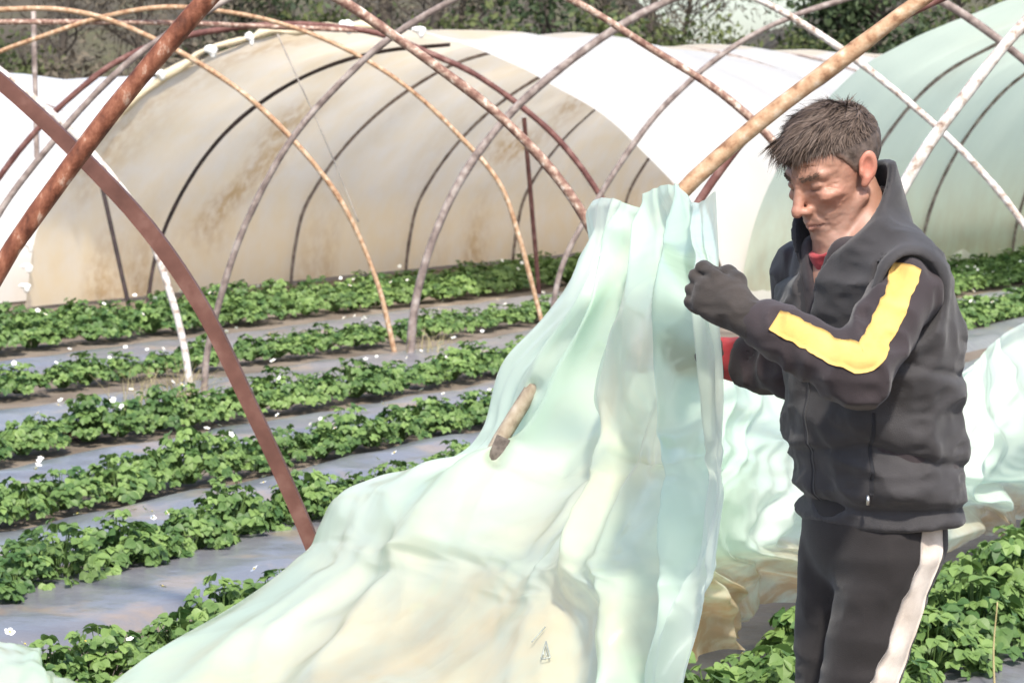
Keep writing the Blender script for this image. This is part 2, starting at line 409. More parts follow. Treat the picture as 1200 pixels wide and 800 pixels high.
row(300, 482, 11, 34, 0.30, 'green strawberry plant in the row with the red soil clod and dry grass', VIS, 0.90)
row(300, 420, 14, 38, 0.33, 'leafy strawberry plant in the row behind the feet of the white and tan hoops', VIS, 0.86)
row(300, 374, 16.5, 40, 0.36, 'strawberry plant in the broad far row in front of the cream tunnel', [(-190, 690)], 1.05)
row(300, 362, 18.5, 38, 0.38, 'strawberry plant along the foot of the cream tunnel wall', [(-60, 690)], 1.05, fl=0.2)
row(300, 552, 18, 34, 0.30, 'green strawberry plant in the second film strip row to the right of the man', [(1075, 1290)], 1.05)
row(300, 450, 16, 36, 0.34, 'low strawberry plant on the narrow bare strip right of the man', [(1040, 1290)], 0.9)
row(1100, 758, 5.4, 11.5, 0.27, 'large leafed strawberry plant in the row behind the man', [(750, 1300)], 1.1, fl=0.15, lanes=(-0.13, 0.10))
print('plants', n_plants[0])

# ------------------------------------------------------------------ bare hoops
def hoop(name, label, pts, Y, r, mat, cat='tunnel hoop', group='bare tunnel hoops', Y1=None, foot0=True, foot1=True, sides=8, square=False, jit=0.05, parent=None, mat2=None, m2x=0.42):
    pts = np.array(pts, float); x0, x1 = pts[0, 0], pts[-1, 0]
    W = []
    for x, y in pts:
        yy = Y if Y1 is None else Y + (Y1 - Y) * (x - x0) / (x1 - x0)
        W.append(at(x, y, yy))
    W = np.array(W)
    for end, do in ((0, foot0), (-1, foot1)):
        if do:
            W[end, 2] = -0.12
    n = max(24, int(np.linalg.norm(np.diff(W, axis=0), axis=1).sum() / 0.08))
    P = crom(W, n)
    s = np.arange(n) * 0.08
    ph = rng.uniform(0, 50)
    P = P + np.stack([0.006 * vnoise(s * 1.5 + ph, ph), 0.012 * vnoise(s * 1.1 + ph, ph + 9), 0.006 * vnoise(s * 1.7, ph + 4)], 1)
    rr = r * (1 + 0.10 * vnoise(s * 3 + ph, ph + 30) + jit * 0.5 * rng.standard_normal(n))
    V, F = tube(P, rr * (1.25 if square else 1), 4 if square else sides, True, 0 if square else jit * 0.5, square)
    base = P[0] if foot0 else P[-1]
    o = mesh_obj(name, V, F, mat, parent, smooth=not square, origin=(base[0], base[1], 0) if parent is None else None)
    if parent is None: tag(o, label, cat, group)
    if mat2:
        o.data.materials.append(mat2)
        for p in o.data.polygons:
            if o.location.x + p.center.x < W[0, 0] + m2x * (W[-1, 0] - W[0, 0]): p.material_index = 1
    return o
hoop('tunnel_hoop', 'thick flat rust brown hoop leg slanting down to the edge of the crumpled sheet',
     [(412, 775), (374, 655), (347, 590), (290, 468), (232, 352), (170, 263), (90, 178), (0, 95), (-120, 5), (-260, -80), (-430, -150), (-673, -185), (-920, -150), (-1200, 0), (-1450, 200), (-1650, 470), (-1757, 775)],
     8.0, 0.0265, M['rust_box'], square=True, jit=0.02)
hoop('tunnel_hoop', 'thick orange rust hoop leg rising from the left edge to the top, nearest the camera',
     [(-150, 1179), (-120, 900), (-85, 600), (-45, 400), (-10, 325), (60, 222), (130, 130), (190, 57), (240, 0), (400, -160), (640, -300), (1000, -390), (1500, -420), (2200, -330), (2900, 100), (3250, 600), (3400, 1179)],
     4.9, 0.0195, M['rust_bright'], jit=0.05)
tan_hoop = hoop('tunnel_hoop', 'thick peeling tan hoop over the crumpled sheet to the left of the man head',
     [(500, 867), (520, 720), (545, 610), (575, 540), (622, 460), (700, 345), (785, 242), (870, 161), (980, 73), (1080, 0), (1250, -90), (1500, -190), (1750, -215), (2100, -180), (2500, 0), (2800, 300), (2950, 867)],
     7.0, 0.022, M['peel_tan'], mat2=M['grey_tan'], m2x=0.085)
_a = at(590, 512, 6.99); _b = at(566, 566, 6.99)
_v, _f = tube(crom([_a, at(582, 530, 6.985), at(575, 545, 6.985), _b], 9), 0.027, 4, True, 0, True)
mesh_obj('pipe_joint', _v, _f, M['joint'], tan_hoop, False, np.array(tan_hoop.location))
hoop('tunnel_hoop', 'thin dark brown hoop half hidden just under the thick tan one',
     [(745, 640), (760, 400), (790, 290), (828, 220), (880, 153), (985, 80), (1063, 18), (1100, 0), (1300, -80), (1550, -130), (1900, -110), (2250, 50), (2500, 400), (2520, 640)],
     9.6, 0.015, M['red_pipe'])
hoop('tunnel_hoop', 'peeling brown and white hoop leg ending behind the top left of the crumpled sheet',
     [(795, 649), (760, 470), (720, 330), (675, 238), (600, 148), (500, 68), (450, 33), (400, 0), (250, -70), (100, -100), (-83, -112), (-300, -85), (-550, 20), (-750, 180), (-900, 400), (-960, 649)],
     9.9, 0.020, M['peel_brown'])
hoop('tunnel_hoop', 'brown and white hoop leg running from the top down behind the man hair',
     [(1020, 572), (990, 400), (960, 260), (905, 167), (850, 114), (760, 55), (670, 0), (550, -40), (380, -70), (276, -75), (100, -50), (-100, 20), (-250, 130), (-400, 330), (-465, 572)],
     11.7, 0.0175, M['peel_brown'])
hoop('tunnel_hoop', 'long hoop whose white peeling right leg crosses the green tunnel',
     [(237, 462), (243, 410), (257, 355), (290, 258), (350, 152), (400, 96), (450, 50), (530, 0), (620, -38), (720, -48), (810, -30), (890, 0), (975, 50), (1050, 108), (1130, 180), (1200, 264), (1262, 380), (1285, 485)],
     15.5, 0.021, M['peel_white'], Y1=14.5, mat2=M['grey_pipe'])
hoop('tunnel_hoop', 'brown hoop with its reddish foot in the middle film strip left of the crumpled sheet',
     [(480, 415), (486, 360), (498, 308), (540, 210), (600, 131), (680, 62), (760, 12), (840, -20), (930, -36), (1020, -28), (1100, 0), (1150, 31), (1200, 70), (1300, 180), (1370, 300), (1400, 415)],
     18.1, 0.029, M['grey_pipe'])
hoop('tunnel_hoop', 'grey brown hoop rising behind the peak of the sheet across the white roof',
     [(640, 392), (660, 310), (705, 226), (737, 175), (771, 131), (800, 103), (834, 74), (884, 40), (935, 17), (989, 0), (1060, -22), (1140, -27), (1260, -8), (1350, 60), (1440, 160), (1500, 270), (1520, 392)],
     19.7, 0.022, M['grey_pipe'])
hoop('tunnel_hoop', 'pale grey double hoop leg right of the man, in front of the green tunnel wall',
     [(990, 700), (1000, 450), (1020, 310), (1050, 232), (1090, 163), (1130, 110), (1200, 28), (1300, -60), (1500, -150), (1800, -170), (2200, -120), (2600, 100), (2850, 400), (2920, 700)],
     9.0, 0.021, M['peel_white'])
hoop('tunnel_hoop', 'slim tan hoop whose right foot stands beside the reddish brown foot',
     [(465, 408), (440, 328), (400, 236), (340, 160), (290, 114), (240, 79), (180, 46), (110, 18), (60, 10), (22, 10), (-60, 18), (-160, 50), (-280, 130), (-380, 250), (-440, 408)],
     18.7, 0.0195, M['peel_tan'])
hoop('tunnel_hoop', 'thin whitish full arch with its crown at the top left corner',
     [(640, 382), (606, 270), (589, 223), (535, 155), (484, 108), (400, 55), (330, 28), (260, 13), (200, 8), (120, 20), (50, 42), (-10, 65), (-80, 110), (-150, 200), (-190, 300), (-195, 382)],
     20.5, 0.019, M['peel_tan'])
hoop('tunnel_hoop', 'white bent hoop leg standing close behind the flat rust brown leg',
     [(225, 468), (218, 420), (200, 345), (165, 255), (112, 184), (60, 132), (0, 82), (-80, 25), (-200, -20), (-330, -30), (-480, 0), (-650, 120), (-800, 300), (-840, 468)],
     15.3, 0.022, M['peel_white'])
hoop('tunnel_hoop', 'dark reddish full arch in front of the cream tunnel mouth',
     [(-80, 374), (-60, 310), (-30, 250), (0, 205), (45, 150), (90, 108), (130, 77), (190, 50), (260, 35), (330, 29), (400, 32), (450, 41), (500, 61), (552, 84), (602, 118), (653, 162), (704, 230), (740, 300), (760, 374)],
     21.3, 0.025, M['red_pipe'])
hoop('tunnel_hoop', 'grey tan hoop leg at the left edge leaning right behind the orange rust leg',
     [(-75, 511), (-50, 370), (0, 248), (50, 180), (100, 122), (165, 62), (245, 12), (300, -18), (420, -60), (560, -70)],
     13.6, 0.018, M['grey_pipe'], foot1=False)
hoop('tunnel_hoop', 'black broken hoop curving over the cream tunnel wall, torn end at the top',
     [(172, 345), (183, 300), (202, 248), (250, 172), (320, 110), (400, 73), (450, 60), (528, 53)],
     23.6, 0.019, M['dark_pipe'], foot1=False)
def post(name, label, a, b, Y, r, mat, cat, group=None, foot=True):
    A = at(*a, Y); B = at(*b, Y)
    if foot: B = B.copy(); B[2] = -0.1
    P = np.linspace(A, B, 12); V, F = tube(P, r, 7, True, 0.04)
    o = mesh_obj(name, V, F, mat, origin=(B[0], B[1], max(B[2], 0))); tag(o, label, cat, group); return o
post('support_post', 'thin black leaning post in front of the cream wall at left', (114, 193), (154, 352), 22.4, 0.02, M['dark_pipe'], 'post')
post('support_post', 'thin reddish upright post inside the cream tunnel near the sheet', (614, 138), (633, 340), 24.0, 0.022, M['red_pipe'], 'post')
post('support_post', 'thin grey upright stick against the wood in the top left corner', (39, 8), (47, 350), 24.5, 0.025, M['grey_pipe'], 'post')
def pipe_run(name, label, pts, mat, r, cat):
    P = crom([at(x, y, Y) for x, y, Y in pts], 40); V, F = tube(P, r, 7, True, 0.05)
    o = mesh_obj(name, V, F, mat, origin=P[0]); tag(o, label, cat)
pipe_run('ridge_pipe', 'thin brown ridge pipe running level across the top left hoops', [(-130, 27, 20.4), (37, 26, 20.5), (190, 27, 20.6), (324, 32, 21.2), (420, 36, 21.3)], M['peel_brown'], 0.022, 'pipe')
pipe_run('string', 'fine loose string hanging in front of the cream wall', [(325, 40, 21.0), (350, 95, 21.0), (375, 150, 21.1), (398, 205, 21.2), (420, 260, 21.3)], M['string'], 0.006, 'string')

def ridged(x, y, s):          # sharp creases between smooth facets
    return 1 - 2 * np.abs(vnoise(x, y, 0, s))
# ------------------------------------------------------------------ covered tunnels
def tunnel(label, prof_px, Y, length, mat, ribs, ribmat, back=0.0, shift=(0, 0), scale=1.0, dirt_shade_fn=None, hem=None, rib_r=0.03, inset=0.05, nosag=False):
    prof = np.array([at(x, y, Y) for x, y in prof_px])
    prof[0, 2] = prof[-1, 2] = 0.0
    pc = crom(prof, 90)
    pc[:, 2] = np.maximum(pc[:, 2], 0.0) * scale
    pc[:, 0] += shift[0]; pc[:, 1] += shift[1]
    pc = pc - D * back
    root = empty('polytunnel', (pc[0, 0], pc[0, 1], 0)); tag(root, label, 'polytunnel')
    org = np.array(root.location)
    n = int(length / 0.22)
    ts = np.linspace(0, length, n)
    ctr = pc.mean(0)
    outw = pc - np.array([ctr[0], ctr[1], 0.4]); outw[:, 1] = 0; outw /= np.linalg.norm(outw, axis=1)[:, None]
    sp = 1.9
    k = np.linspace(0, 1, len(pc))
    G = pc[None] + ts[:, None, None] * D[None, None]
    sag = -0.045 * np.sin(np.pi * ((ts % sp) / sp)) ** 2
    lump = 0.035 * fbm(ts[:, None] * 0.9, k[None] * 9, s=21) + 0.02 * np.abs(vnoise(ts[:, None] * 2.2, k[None] * 3, s=22))
    top = np.sin(np.pi * k)[None]
    lump = lump + 0.012 * ridged(ts[:, None] * 3.1 + k[None] * 2, k[None] * 5, 24) + 0.006 * ridged(ts[:, None] * 5.5, k[None] * 16 + ts[:, None] * 0.7, 25)
    G = G + outw[None] * ((sag[:, None] + lump) * (0.25 + 0.75 * top))[:, :, None]
    G[:, :, 2] += 0.05 * fbm(ts * 0.35, ts * 0, s=31)[:, None] * top
    G[:, :, 2] = np.maximum(G[:, :, 2], -0.02)
    V = G.reshape(-1, 3)
    T = np.repeat(ts, len(pc)); K = np.tile(k, n)
    st, di = dirt_shade_fn(T, K, V) if dirt_shade_fn else (np.zeros(len(V)), np.zeros(len(V)))
    mesh_obj('film_cover', V, grid_faces(n, len(pc)), mat, root, origin=org, attrs={'stain_shade': np.clip(st, 0, 1), 'dirt': np.clip(di, 0, 1)})
    for t in ribs:
        P = pc + D * t - outw * inset; P[0, 2] = P[-1, 2] = -0.05
        Vt, Ft = tube(P, rib_r * (1 + 0.06 * rng.standard_normal(len(P))), 7)
        mesh_obj('hoop', Vt, Ft, ribmat, root, origin=org)
    if hem:
        a, b = hem
        P = pc[a:b] + outw[a:b] * 0.03
        s = np.arange(len(P))
        P = P + outw[a:b] * (0.03 * vnoise(s * 0.6, 3.0))[:, None] + D * (0.04 * vnoise(s * 0.5, 8.0))[:, None]
        Vt, Ft = tube(P, np.abs(0.035 + 0.025 * vnoise(s * 0.7, 5.0)), 7)
        mesh_obj('rolled_hem', Vt, Ft, M['hem'], root, origin=org)
    return root
T2P = [(30, 360), (36, 310), (46, 265), (70, 220), (114, 162), (150, 127), (200, 90), (250, 62), (330, 40), (430, 33), (500, 42), (560, 60), (640, 95), (700, 130), (745, 170), (790, 215), (825, 265), (845, 310), (852, 354)]
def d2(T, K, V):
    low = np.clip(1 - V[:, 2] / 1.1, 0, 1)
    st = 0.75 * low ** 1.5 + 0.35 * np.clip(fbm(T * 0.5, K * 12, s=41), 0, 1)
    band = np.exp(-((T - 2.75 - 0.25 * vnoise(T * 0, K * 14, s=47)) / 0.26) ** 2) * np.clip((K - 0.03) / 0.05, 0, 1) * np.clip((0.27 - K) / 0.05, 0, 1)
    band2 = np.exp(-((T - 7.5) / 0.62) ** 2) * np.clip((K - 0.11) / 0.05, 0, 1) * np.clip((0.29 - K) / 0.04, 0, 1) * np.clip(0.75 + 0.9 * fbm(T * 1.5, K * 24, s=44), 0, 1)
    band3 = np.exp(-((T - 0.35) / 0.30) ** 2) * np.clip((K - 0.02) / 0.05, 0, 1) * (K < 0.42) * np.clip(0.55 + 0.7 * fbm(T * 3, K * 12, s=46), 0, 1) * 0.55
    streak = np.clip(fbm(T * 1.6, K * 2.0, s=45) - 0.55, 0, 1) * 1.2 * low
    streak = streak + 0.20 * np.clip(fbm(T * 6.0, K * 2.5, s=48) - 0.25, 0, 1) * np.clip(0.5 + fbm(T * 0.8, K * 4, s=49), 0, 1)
    st = np.where(K > 0.53, st * 0.2, 0.80 + st)  # soiling plus painted-in shade: inner half cream, sunlit outer half near white
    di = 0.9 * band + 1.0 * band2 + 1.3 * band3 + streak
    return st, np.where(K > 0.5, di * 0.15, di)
Y2 = gnd(30, 360)[1]
def t_of(px, y0px=(30, 360)):
    """distance along the left wall at which its foot shows at picture column px"""
    g = gnd(*y0px); ts = np.linspace(0, 60, 1200)
    X = np.array([proj(g + D * t)[0] for t in ts]); return float(np.interp(px, X, ts))
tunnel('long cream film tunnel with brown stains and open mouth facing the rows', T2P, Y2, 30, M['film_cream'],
       [t_of(x) for x in (335, 470, 596, 720)] + [t_of(720) + 2 * k for k in range(1, 6)], M['grey_pipe'], dirt_shade_fn=d2, hem=(14, 47), rib_r=0.018)
T1P = [(868, 357), (872, 318), (886, 258), (907, 208), (942, 150), (1000, 86), (1070, 44), (1130, 18), (1200, -6), (1330, -30), (1450, -22), (1560, 20), (1650, 100), (1715, 200), (1750, 300), (1760, 362)]
def d1(T, K, V):
    low = np.clip(1 - V[:, 2] / 1.3, 0, 1)
    return 0.8 * low ** 1.2 + 0.25 * np.clip(fbm(T * 0.7, K * 9, s=51), 0, 1), 0.5 * np.clip(fbm(T * 2, K * 8, s=53) - 0.75, 0, 1)
Y1_ = gnd(868, 357)[1]
tunnel('pale green film tunnel behind the man with grey hoops showing inside', T1P, Y1_, 26, M['film_mint'],
       [t_of(x, (868, 357)) for x in (970, 1070, 1180)] + [t_of(1180, (868, 357)) + 2.2 * k for k in range(1, 5)], M['grey_pipe'], dirt_shade_fn=d1, rib_r=0.018)
tunnel('white film tunnel at the far left edge beyond the cream one', T2P, Y2, 34, M['film_white'], [0.02, 2, 4, 6], M['grey_pipe'],
       back=2.0, shift=(-6.75, 0), scale=0.86, dirt_shade_fn=lambda T, K, V: (0.25 * np.clip(1 - V[:, 2] / 1.0, 0, 1), 0 * T))

# ------------------------------------------------------------------ crumpled sheets
def sheet_grid(ctrl, nu, nv):
    """ctrl[r][c] = (px, py, Y) -> smooth world grid (nv rows, nu columns)"""
    C = np.array([[at(*p) for p in r] for r in ctrl])
    C[:, :, 2] = np.maximum(C[:, :, 2], 0.0)
    tv = np.linspace(0, 1, C.shape[0]); G = crom_t(C, tv, np.linspace(0, 1, nv))
    G = np.swapaxes(G, 0, 1); tu = np.linspace(0, 1, G.shape[0]); G = crom_t(G, tu, np.linspace(0, 1, nu))
    return np.swapaxes(G, 0, 1)
def normals(G):
    du = np.gradient(G, axis=1); dv = np.gradient(G, axis=0); n = np.cross(dv, du); n /= np.linalg.norm(n, axis=2)[..., None] + 1e-9
    return n
def build_sheet(name, ctrl, label, stainfn, nu=330, nv=350, amp=1.0, seed=0, mat='sheet', post=None, pleat=(7, 0.9), crum=1.0):
    G = sheet_grid(ctrl, nu, nv); nrm = normals(G)
    u, v = np.meshgrid(np.linspace(0, 1, nu), np.linspace(0, 1, nv))
    wx = u + 0.10 * fbm(u * 2.2, v * 2.0, s=seed + 1) + 0.03 * fbm(u * 7, v * 5, s=seed + 2)
    wy = v + 0.12 * fbm(u * 2.0, v * 2.2, s=seed + 3)
    f = 0.075 * (ridged(wx * pleat[0], wy * pleat[1], seed + 4) - 0.4)
    f += 0.040 * (ridged(wx * pleat[0] * 2.2 + wy * 1.2, wy * 1.6 - wx, seed + 5) - 0.4)
    f += 0.016 * (ridged(wx * 19 + wy * 1.0, wy * 2.2, seed + 8) - 0.4) + 0.006 * (ridged(wx * 41 - wy * 2.0, wy * 5.0, seed + 9) - 0.4)
    f += crum * 0.022 * (ridged(wx * 11 + wy * 5, wy * 7 - wx * 4, seed + 6) - 0.4)
    f += crum * 0.007 * (ridged(wx * 24 - wy * 9, wy * 18 + wx * 8, seed + 7) - 0.4)
    calm = np.clip(np.minimum(np.minimum(u, 1 - u) / 0.05, v / 0.05), 0.25, 1)
    G = G + nrm * (f * amp * calm)[..., None]
    if post: G = post(G)
    for _ in range(4):
        H = G.copy(); H[1:-1, 1:-1] = 0.5 * G[1:-1, 1:-1] + 0.125 * (G[2:, 1:-1] + G[:-2, 1:-1] + G[1:-1, 2:] + G[1:-1, :-2]); G = H
    G[..., 2] = np.maximum(G[..., 2], 0.015 + 0.02 * (fbm(u * 30, v * 30, s=3) + 1))
    V = G.reshape(-1, 3)
    st, di = stainfn(u, v)
    bd = np.clip(0.45 + 0.9 * fbm(wx * 5, wy * 1.3, s=seed + 20) + 0.35 * vnoise(wx * 17, wy * 2.0, s=seed + 21), 0, 1)
    org = V[np.argmin(V[:, 2])]; org = (org[0], org[1], 0)
    o = mesh_obj(name, V, grid_faces(nv, nu), M[mat], origin=org, attrs={'stain_shade': np.clip(st, 0, 1).ravel(), 'dirt': np.clip(di, 0, 1).ravel(), 'band': bd.ravel()})
    tag(o, label, 'plastic sheet'); return o
main_ctrl = [
 # behind        left edge        ...
 [(700, 300, 7.5), (684, 238, 7.15), (712, 231, 6.9), (745, 240, 6.75), (768, 217, 6.6), (790, 214, 6.4), (812, 238, 5.9), (838, 224, 5.5)],
 [(690, 340, 7.6), (652, 288, 7.15), (692, 290, 6.9), (735, 292, 6.7), (768, 290, 6.4), (795, 290, 5.9), (820, 292, 5.3), (843, 295, 5.0)],
 [(670, 400, 7.7), (627, 355, 7.2), (675, 352, 6.8), (722, 350, 6.65), (760, 350, 5.9), (795, 345, 5.15), (825, 338, 4.87), (840, 342, 4.80)],
 [(640, 470, 7.9), (574, 428, 7.3), (640, 425, 6.92), (700, 425, 6.65), (752, 425, 5.85), (795, 425, 5.15), (826, 430, 4.93), (846, 430, 4.86)],
 [(620, 540, 8.0), (555, 500, 7.35), (612, 500, 7.0), (680, 500, 6.6), (745, 500, 6.0), (795, 500, 5.45), (826, 505, 5.05), (846, 505, 4.9)],
 [(590, 570, 8.1), (519, 531, 7.5), (580, 532, 7.05), (665, 535, 6.5), (740, 535, 5.9), (792, 538, 5.42), (825, 540, 5.08), (844, 543, 4.94)],
 [(560, 610, 8.2), (441, 556, 7.6), (540, 560, 7.0), (650, 570, 6.4), (735, 570, 5.85), (790, 570, 5.4), (824, 575, 5.1), (842, 580, 4.98)],
 [(500, 690, 8.3), (386, 583, 7.75), (490, 620, 6.9), (615, 640, 6.2), (715, 640, 5.7), (780, 640, 5.35), (818, 650, 5.15), (832, 655, 5.05)],
 [(460, 730, 8.0), (373, 650, 7.65), (470, 660, 6.85), (598, 678, 6.15), (708, 678, 5.65), (775, 680, 5.35), (812, 690, 5.17), (825, 695, 5.1)],
 [(420, 760, 7.9), (322, 694, 7.45), (440, 700, 6.8), (580, 715, 6.1), (700, 715, 5.6), (770, 720, 5.35), (806, 730, 5.2), (818, 735, 5.15)],
 [(300, 840, 7.4), (215, 757, 7.1), (360, 780, 6.6), (540, 800, 5.9), (680, 800, 5.5), (750, 800, 5.35), (786, 800, 5.25), (799, 800, 5.2)],
 [(180, 900, 6.7), (110, 830, 6.7), (270, 870, 6.2), (490, 900, 5.7), (650, 910, 5.4), (725, 900, 5.3), (765, 890, 5.3), (780, 890, 5.3)],
 [(100, 1010, 5.9), (40, 930, 6.2), (200, 1000, 5.7), (450, 1070, 5.4), (640, 1090, 5.3), (715, 1080, 5.3), (755, 1070, 5.3), (768, 1060, 5.3)],
]
def bare_pole(G):
    a = np.array([579.0, 536.0]); b = np.array([622.0, 456.0]); d = b - a
    v = G - CP; k = FPX / (v @ FW); X = np.stack([600 + (v @ RT) * k, 400 - (v @ UP) * k], -1) - a
    t = (X @ d) / (d @ d); side = np.linalg.norm(X - np.clip(t, 0, 1)[..., None] * d, axis=-1)
    tgt = 6.997; push = np.exp(-(side / (9.0 + 3.0 * np.clip(t, 0, 1))) ** 4)
    need = np.clip(tgt - G[..., 1], 0, None) * push
    return G + v / v[..., 1:2] * need[..., None]
def st_main(u, v):
    c = np.exp(-(((u - 0.42) / 0.20) ** 2 + ((v - 0.72) / 0.18) ** 2)) + 0.7 * np.exp(-(((u - 0.30) / 0.15) ** 2 + ((v - 0.88) / 0.12) ** 2)) + 0.6 * np.exp(-(((u - 0.55) / 0.16) ** 2 + ((v - 0.35) / 0.18) ** 2))
    st = c * (0.75 + 0.5 * fbm(u * 5, v * 5, s=71))
    return st * 1.5, 0.45 * np.clip(fbm(u * 6, v * 9, s=72) - 0.15, 0, 1) * np.exp(-(((u - 0.5) / 0.2) ** 2 + ((v - 0.80) / 0.12) ** 2))
sheet_main = build_sheet('plastic_sheet', main_ctrl, 'big crumpled mint and cream plastic sheet the man is pulling up', st_main, amp=0.9, seed=11, post=bare_pole, crum=0.6)
rear_ctrl = [
 [(700, 440, 8.0), (790, 430, 7.7), (850, 425, 7.9), (930, 440, 8.3), (1030, 450, 8.9), (1125, 437, 9.5), (1160, 405, 9.8), (1200, 378, 10.1), (1290, 340, 10.7)],
 [(700, 500, 7.8), (790, 500, 7.4), (850, 500, 7.6), (930, 510, 8.0), (1030, 520, 8.7), (1125, 490, 9.3), (1160, 470, 9.6), (1205, 440, 9.9), (1300, 400, 10.5)],
 [(700, 570, 7.6), (790, 570, 7.2), (850, 570, 7.4), (930, 575, 7.9), (1030, 575, 8.6), (1125, 555, 9.2), (1165, 535, 9.5), (1210, 510, 9.8), (1310, 460, 10.4)],
 [(700, 650, 7.5), (785, 650, 7.15), (850, 640, 7.4), (930, 630, 7.9), (1030, 630, 8.6), (1125, 600, 9.3), (1165, 580, 9.6), (1215, 565, 9.9), (1320, 520, 10.5)],
 [(700, 730, 7.5), (790, 720, 7.2), (860, 695, 7.5), (930, 665, 8.0), (1030, 660, 8.7), (1125, 630, 9.4), (1165, 610, 9.8), (1215, 600, 10.1), (1330, 560, 10.7)],
 [(700, 810, 7.4), (800, 782, 7.35), (870, 745, 7.8), (935, 712, 8.3), (1030, 685, 9.0), (1125, 645, 9.8), (1170, 632, 10.2), (1220, 618, 10.5), (1340, 580, 11.2)],
]
def st_rear(u, v):
    tan = np.clip((v - 0.60) / 0.28 + 0.25 * fbm(u * 7, v * 4, s=82), 0, 1) * (0.5 + 0.5 * np.clip(1.7 - u * 1.6, 0, 1))
    return tan, np.clip(tan * 1.3, 0, 1)
build_sheet('plastic_sheet', rear_ctrl, 'plastic sheet with dirty tan lower edge heaped behind the man legs', st_rear, nu=330, nv=190, amp=0.85, seed=33, pleat=(11, 1.1))
lump_ctrl = [
 [(-190, 774, 7.6), (-90, 769, 7.4), (18, 779, 7.3), (78, 804, 7.2), (148, 854, 7.0)],
 [(-200, 749, 7.1), (-90, 746, 7.0), (23, 757, 6.95), (73, 789, 6.9), (123, 854, 6.7)],
 [(-210, 794, 6.7), (-100, 794, 6.6), (13, 804, 6.5), (63, 834, 6.45), (108, 884, 6.4)],
 [(-220, 954, 6.2), (-190, 954, 6.15), (3, 954, 6.1), (53, 954, 6.1), (98, 954, 6.1)],
]
build_sheet('plastic_sheet', lump_ctrl, 'small mound of pale mint plastic in the bottom left corner', lambda u, v: (u * 0.2, u * 0), nu=80, nv=70, amp=0.5, seed=55, pleat=(4, 1.2))
# ------------------------------------------------------------------ person: signed distance fields meshed with surface nets
MY = 4.7
def PM(px, py, dy=0.0): return at(px, py, MY + dy)
def surface_nets(fn, lo, hi, h):
    lo = np.array(lo); hi = np.array(hi); n = np.ceil((hi - lo) / h).astype(int) + 1
    ax = [(lo[i] + h * np.arange(n[i])).astype(np.float32) for i in range(3)]
    B = 10; nb = -(-n // B); out = np.empty(nb * B, np.float32)
    axp = [(lo[i] + h * np.arange(nb[i] * B)).astype(np.float32) for i in range(3)]
    cen = [(lo[i] + h * (np.arange(nb[i]) * B + (B - 1) / 2)).astype(np.float32) for i in range(3)]
    X, Y, Z = np.meshgrid(*cen, indexing='ij'); dc = fn(np.stack([X, Y, Z], -1).reshape(-1, 3)).reshape(X.shape)
    near = np.abs(dc) < h * B * 0.87 * 1.25 + 0.022
    view = out.reshape(nb[0], B, nb[1], B, nb[2], B).transpose(0, 2, 4, 1, 3, 5)
    view[...] = dc[:, :, :, None, None, None]
    K = np.argwhere(near); g = np.stack(np.meshgrid(*[np.arange(B)] * 3, indexing='ij'), -1).reshape(-1, 3)
    for i in range(0, len(K), 300):
        k = K[i:i + 300]; P = (lo + h * (k[:, None] * B + g[None])).astype(np.float32)
        view[k[:, 0], k[:, 1], k[:, 2]] = fn(P.reshape(-1, 3)).reshape(len(k), B, B, B)
    n = nb * B
    v = out; s = v < 0
    c = [s[a:n[0] - 1 + a, b:n[1] - 1 + b, d:n[2] - 1 + d] for a in (0, 1) for b in (0, 1) for d in (0, 1)]
    cnt = sum(x.astype(np.int8) for x in c); act = (cnt > 0) & (cnt < 8)
    idx = -np.ones(act.shape, np.int64); I = np.argwhere(act); idx[act] = np.arange(len(I))
    acc = np.zeros((len(I), 3)); num = np.zeros(len(I))
    offs = [(a, b, d) for a in (0, 1) for b in (0, 1) for d in (0, 1)]
    for o in offs:
        for k in range(3):
            if o[k] == 0:
                o2 = list(o); o2[k] = 1
                p = I + np.array(o); q = I + np.array(o2)
                va = v[p[:, 0], p[:, 1], p[:, 2]]; vb = v[q[:, 0], q[:, 1], q[:, 2]]
                m = (va < 0) != (vb < 0)
                t = np.where(m, va / np.where(m, va - vb, 1), 0)
                pos = np.array(o, float)[None] + 0 * acc; pos[:, k] += t
                acc[m] += pos[m]; num[m] += 1
    V = lo + (I + acc / num[:, None]) * h
    F = []
    for k in range(3):
        a, b = [(1, 2), (2, 0), (0, 1)][k]
        sl0 = [slice(None)] * 3; sl1 = [slice(None)] * 3
        sl0[k] = slice(0, n[k] - 1); sl1[k] = slice(1, n[k])
        e0 = s[tuple(sl0)]; e1 = s[tuple(sl1)]
        E = np.argwhere(e0 != e1)
        E = E[(E[:, a] > 0) & (E[:, a] < n[a] - 1) & (E[:, b] > 0) & (E[:, b] < n[b] - 1)]
        q = []
        for da, db in ((-1, -1), (0, -1), (0, 0), (-1, 0)):
            c_ = E.copy(); c_[:, a] += da; c_[:, b] += db
            q.append(idx[c_[:, 0], c_[:, 1], c_[:, 2]])
        Q = np.stack(q, 1)
        fl = ~e0[E[:, 0], E[:, 1], E[:, 2]]
        Q[fl] = Q[fl][:, ::-1]
        F.append(Q)
    return V, np.vstack(F)
def smin(a, b, k):
    h = np.clip(0.5 + 0.5 * (b - a) / k, 0, 1); return b + (a - b) * h - k * h * (1 - h)
def smax(a, b, k): return -smin(-a, -b, k)
def ell(P, c, r):
    q = (P - np.asarray(c, np.float32)) / np.asarray(r, np.float32)
    k0 = np.linalg.norm(q, axis=1); k1 = np.linalg.norm(q / np.asarray(r, np.float32), axis=1)
    return k0 * (k0 - 1) / np.maximum(k1, 1e-6)
